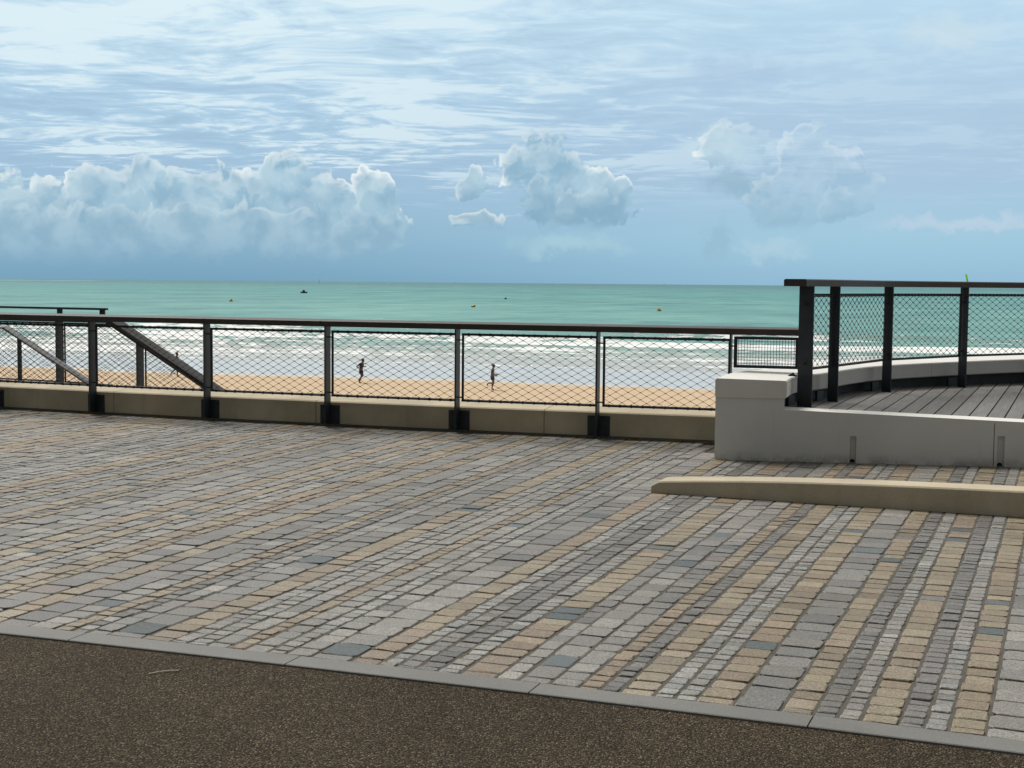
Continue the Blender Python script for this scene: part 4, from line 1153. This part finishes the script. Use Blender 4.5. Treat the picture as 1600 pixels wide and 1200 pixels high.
def runner(lab, loc, yaw, pose, H, skin, shirt, shorts, shoes, hair):
    r = thing('person', lab, 'person', loc, 'runners on the beach', yaw)
    k = H / 1.74
    r.scale = (k, k, k)
    g = lambda key: Vector(pose[key])
    pel, che, neck, head = g('pelvis'), g('chest'), g('neck'), g('head')
    sp = (pel + che) / 2
    ch = [(None, [(pel, (0.125, 0.10)), (sp, (0.118, 0.092)), (che, (0.145, 0.105)), (neck - (neck - che) * 0.28, (0.105, 0.078)), (neck, 0.056), (head - Vector((0, 0, 0.07)), 0.058),
                  (head + Vector((0.012, 0, -0.005)), (0.078, 0.088)), (head + Vector((0.0, 0, 0.06)), (0.075, 0.085)), (head + Vector((-0.008, 0, 0.105)), (0.045, 0.05))])]
    base = 9
    fings = []
    cnt = base
    for side, tagk in ((1, 'l'), (-1, 'r')):
        sh = che + Vector((0.0, 0.185 * side, 0.12)); el, wr = g('elbow_' + tagk), g('wrist_' + tagk)
        palm, fg = hand(wr, wr - el, side)
        pts = [(sh, 0.062), ((sh * 0.5 + el * 0.5), 0.049), (el, 0.041), ((el * 0.6 + wr * 0.4), 0.042), (wr, 0.029), (palm, (0.036, 0.022))]
        ch.append((2, pts)); cnt += len(pts)
        pi = cnt - 1
        for f in fg:
            ch.append((pi, f)); cnt += len(f)
    for side, tagk in ((1, 'l'), (-1, 'r')):
        hp = pel + Vector((0, 0.095 * side, -0.05)); kn_, an, toe = g('knee_' + tagk), g('ankle_' + tagk), g('toe_' + tagk)
        pts = [(hp, 0.098), (hp * 0.55 + kn_ * 0.45, 0.083), (kn_, 0.058), (kn_ * 0.62 + an * 0.38 + Vector((-0.012, 0, 0)), 0.058), (an, 0.039), (an * 0.4 + toe * 0.6, 0.040), (toe, 0.028)]
        ch.append((0, pts)); cnt += len(pts)
    body = skin_mesh('body', ch, skin, r, 2)
    # face: nose, brows, ears welded into the same mesh
    bm = bmesh.new(); bm.from_mesh(body.data)
    def blob(c, sx, sy, sz):
        mt = Matrix.Translation(c) @ Matrix.Diagonal((sx, sy, sz, 1))
        bmesh.ops.create_icosphere(bm, subdivisions=2, radius=1.0, matrix=mt)
    blob(head + Vector((0.100, 0, 0.0)), 0.016, 0.012, 0.022)
    blob(head + Vector((0.075, 0, -0.075)), 0.026, 0.034, 0.026)
    for s_ in (1, -1):
        blob(head + Vector((0.0, 0.088 * s_, 0.005)), 0.022, 0.010, 0.032)
        blob(head + Vector((0.083, 0.03 * s_, 0.028)), 0.012, 0.016, 0.007)
    bm.to_mesh(body.data); bm.free()
    for p in body.data.polygons: p.use_smooth = True
    # clothes
    def leg_cloth(fr_):
        c = [(None, [(pel + Vector((0, 0, 0.07)), (0.142, 0.117)), (pel, (0.145, 0.125))])]
        for side, tagk in ((1, 'l'), (-1, 'r')):
            hp = pel + Vector((0, 0.095 * side, -0.05)); kn_ = g('knee_' + tagk)
            c.append((1, [(hp, 0.118), (hp * (1 - fr_ * 0.5) + kn_ * fr_ * 0.5, 0.108), (hp * (1 - fr_) + kn_ * fr_, 0.100)]))
        return c
    skin_mesh('shorts', leg_cloth(0.62), shorts, r, 1)
    if shirt:
        c = [(None, [(pel + Vector((0, 0, 0.06)), (0.146, 0.12)), (sp, (0.136, 0.108)), (che, (0.16, 0.12)), (neck - (neck - che) * 0.30, (0.115, 0.088)), (neck - (neck - che) * 0.12, 0.07)])]
        for side, tagk in ((1, 'l'), (-1, 'r')):
            sh = che + Vector((0.0, 0.185 * side, 0.12)); el = g('elbow_' + tagk)
            c.append((2, [(sh, 0.074), (sh * 0.45 + el * 0.55, 0.064)]))
        skin_mesh('shirt', c, shirt, r, 1)
    for side, tagk in ((1, 'l'), (-1, 'r')):
        an, toe = g('ankle_' + tagk), g('toe_' + tagk)
        d = (toe - an).normalized()
        heel = an - Vector((0.02, 0, 0.0)) - (an - toe).normalized() * 0.0 + Vector((0, 0, -0.02))
        skin_mesh('shoe', [(None, [(heel, 0.05), (an * 0.4 + toe * 0.6 + Vector((0, 0, -0.004)), 0.049), (toe, 0.038)])], shoes, r, 1)
    # hair: a cap over the skull
    bm = bmesh.new()
    bmesh.ops.create_uvsphere(bm, u_segments=20, v_segments=14, radius=1.0, matrix=Matrix.Translation(head + Vector((-0.018, 0, 0.045))) @ Matrix.Diagonal((0.105, 0.090, 0.098, 1)))
    kill = [v for v in bm.verts if (v.co.x - head.x > 0.045 and v.co.z - head.z < 0.055) or v.co.z - head.z < -0.06]
    bmesh.ops.delete(bm, geom=kill, context='VERTS')
    for v in bm.verts:
        n = mnoise.noise(v.co * 30); v.co += (v.co - head) * 0.08 * n
    if hair == 'tail':
        bmesh.ops.create_uvsphere(bm, u_segments=10, v_segments=8, radius=1.0, matrix=Matrix.Translation(head + Vector((-0.135, 0, 0.055))) @ Matrix.Rotation(0.5, 4, 'Y') @ Matrix.Diagonal((0.062, 0.03, 0.03, 1)))
    me = bpy.data.meshes.new('hair'); bm.to_mesh(me); bm.free(); me.materials.append(M_hair)
    for p in me.polygons: p.use_smooth = True
    h_ = bpy.data.objects.new('hair', me); COL.objects.link(h_); h_.parent = r
    return r
YAW = -R_(16)
P1 = dict(pelvis=(-0.02, 0, 0.95), chest=(0.06, 0, 1.24), neck=(0.11, 0, 1.46), head=(0.15, 0, 1.58),
          elbow_l=(-0.06, 0.27, 1.10), wrist_l=(0.19, 0.22, 1.14), elbow_r=(-0.24, -0.25, 1.17), wrist_r=(-0.02, -0.22, 1.02),
          knee_l=(0.10, 0.10, 0.52), ankle_l=(-0.20, 0.10, 0.24), toe_l=(-0.17, 0.10, 0.10),
          knee_r=(0.08, -0.09, 0.50), ankle_r=(-0.10, -0.09, 0.09), toe_r=(0.07, -0.09, 0.035))
P2 = dict(pelvis=(0.0, 0, 0.93), chest=(0.03, 0, 1.24), neck=(0.06, 0, 1.46), head=(0.10, 0, 1.58),
          elbow_l=(-0.05, 0.27, 1.08), wrist_l=(0.20, 0.22, 1.02), elbow_r=(0.03, -0.26, 1.05), wrist_r=(0.27, -0.20, 0.98),
          knee_l=(0.09, 0.09, 0.48), ankle_l=(-0.34, 0.10, 0.42), toe_l=(-0.36, 0.10, 0.25),
          knee_r=(0.12, -0.09, 0.50), ankle_r=(0.0, -0.08, 0.09), toe_r=(0.17, -0.08, 0.035))
P3 = dict(pelvis=(0.0, 0, 0.92), chest=(0.04, 0, 1.22), neck=(0.08, 0, 1.44), head=(0.11, 0, 1.57),
          elbow_l=(-0.14, 0.27, 1.08), wrist_l=(0.10, 0.22, 1.04), elbow_r=(-0.10, -0.26, 1.08), wrist_r=(0.16, -0.20, 1.16),
          knee_l=(-0.10, 0.09, 0.50), ankle_l=(-0.42, 0.10, 0.26), toe_l=(-0.44, 0.10, 0.10),
          knee_r=(0.20, -0.09, 0.50), ankle_r=(0.16, -0.08, 0.09), toe_r=(0.33, -0.08, 0.05))
runner('runner in a black top and shorts on the sand, elbow bent back, middle of three', (-10.59, 97.6, -5.56), YAW, P1, 1.76, M_skin, M_black, M_black, M_shoe, 'short')
runner('bare backed runner in dark shorts with one leg kicked up behind', (-1.32, 92.5, -5.56), YAW, P2, 1.74, M_skin2, None, M_char, M_shoe2, 'tail')
runner('runner behind the sloping stair rail, head and striding legs showing', (-24.78, 102.6, -5.56), YAW, P3, 1.83, M_skin, M_black, M_black, M_shoe2, 'short')
print('stones', N_STONES)
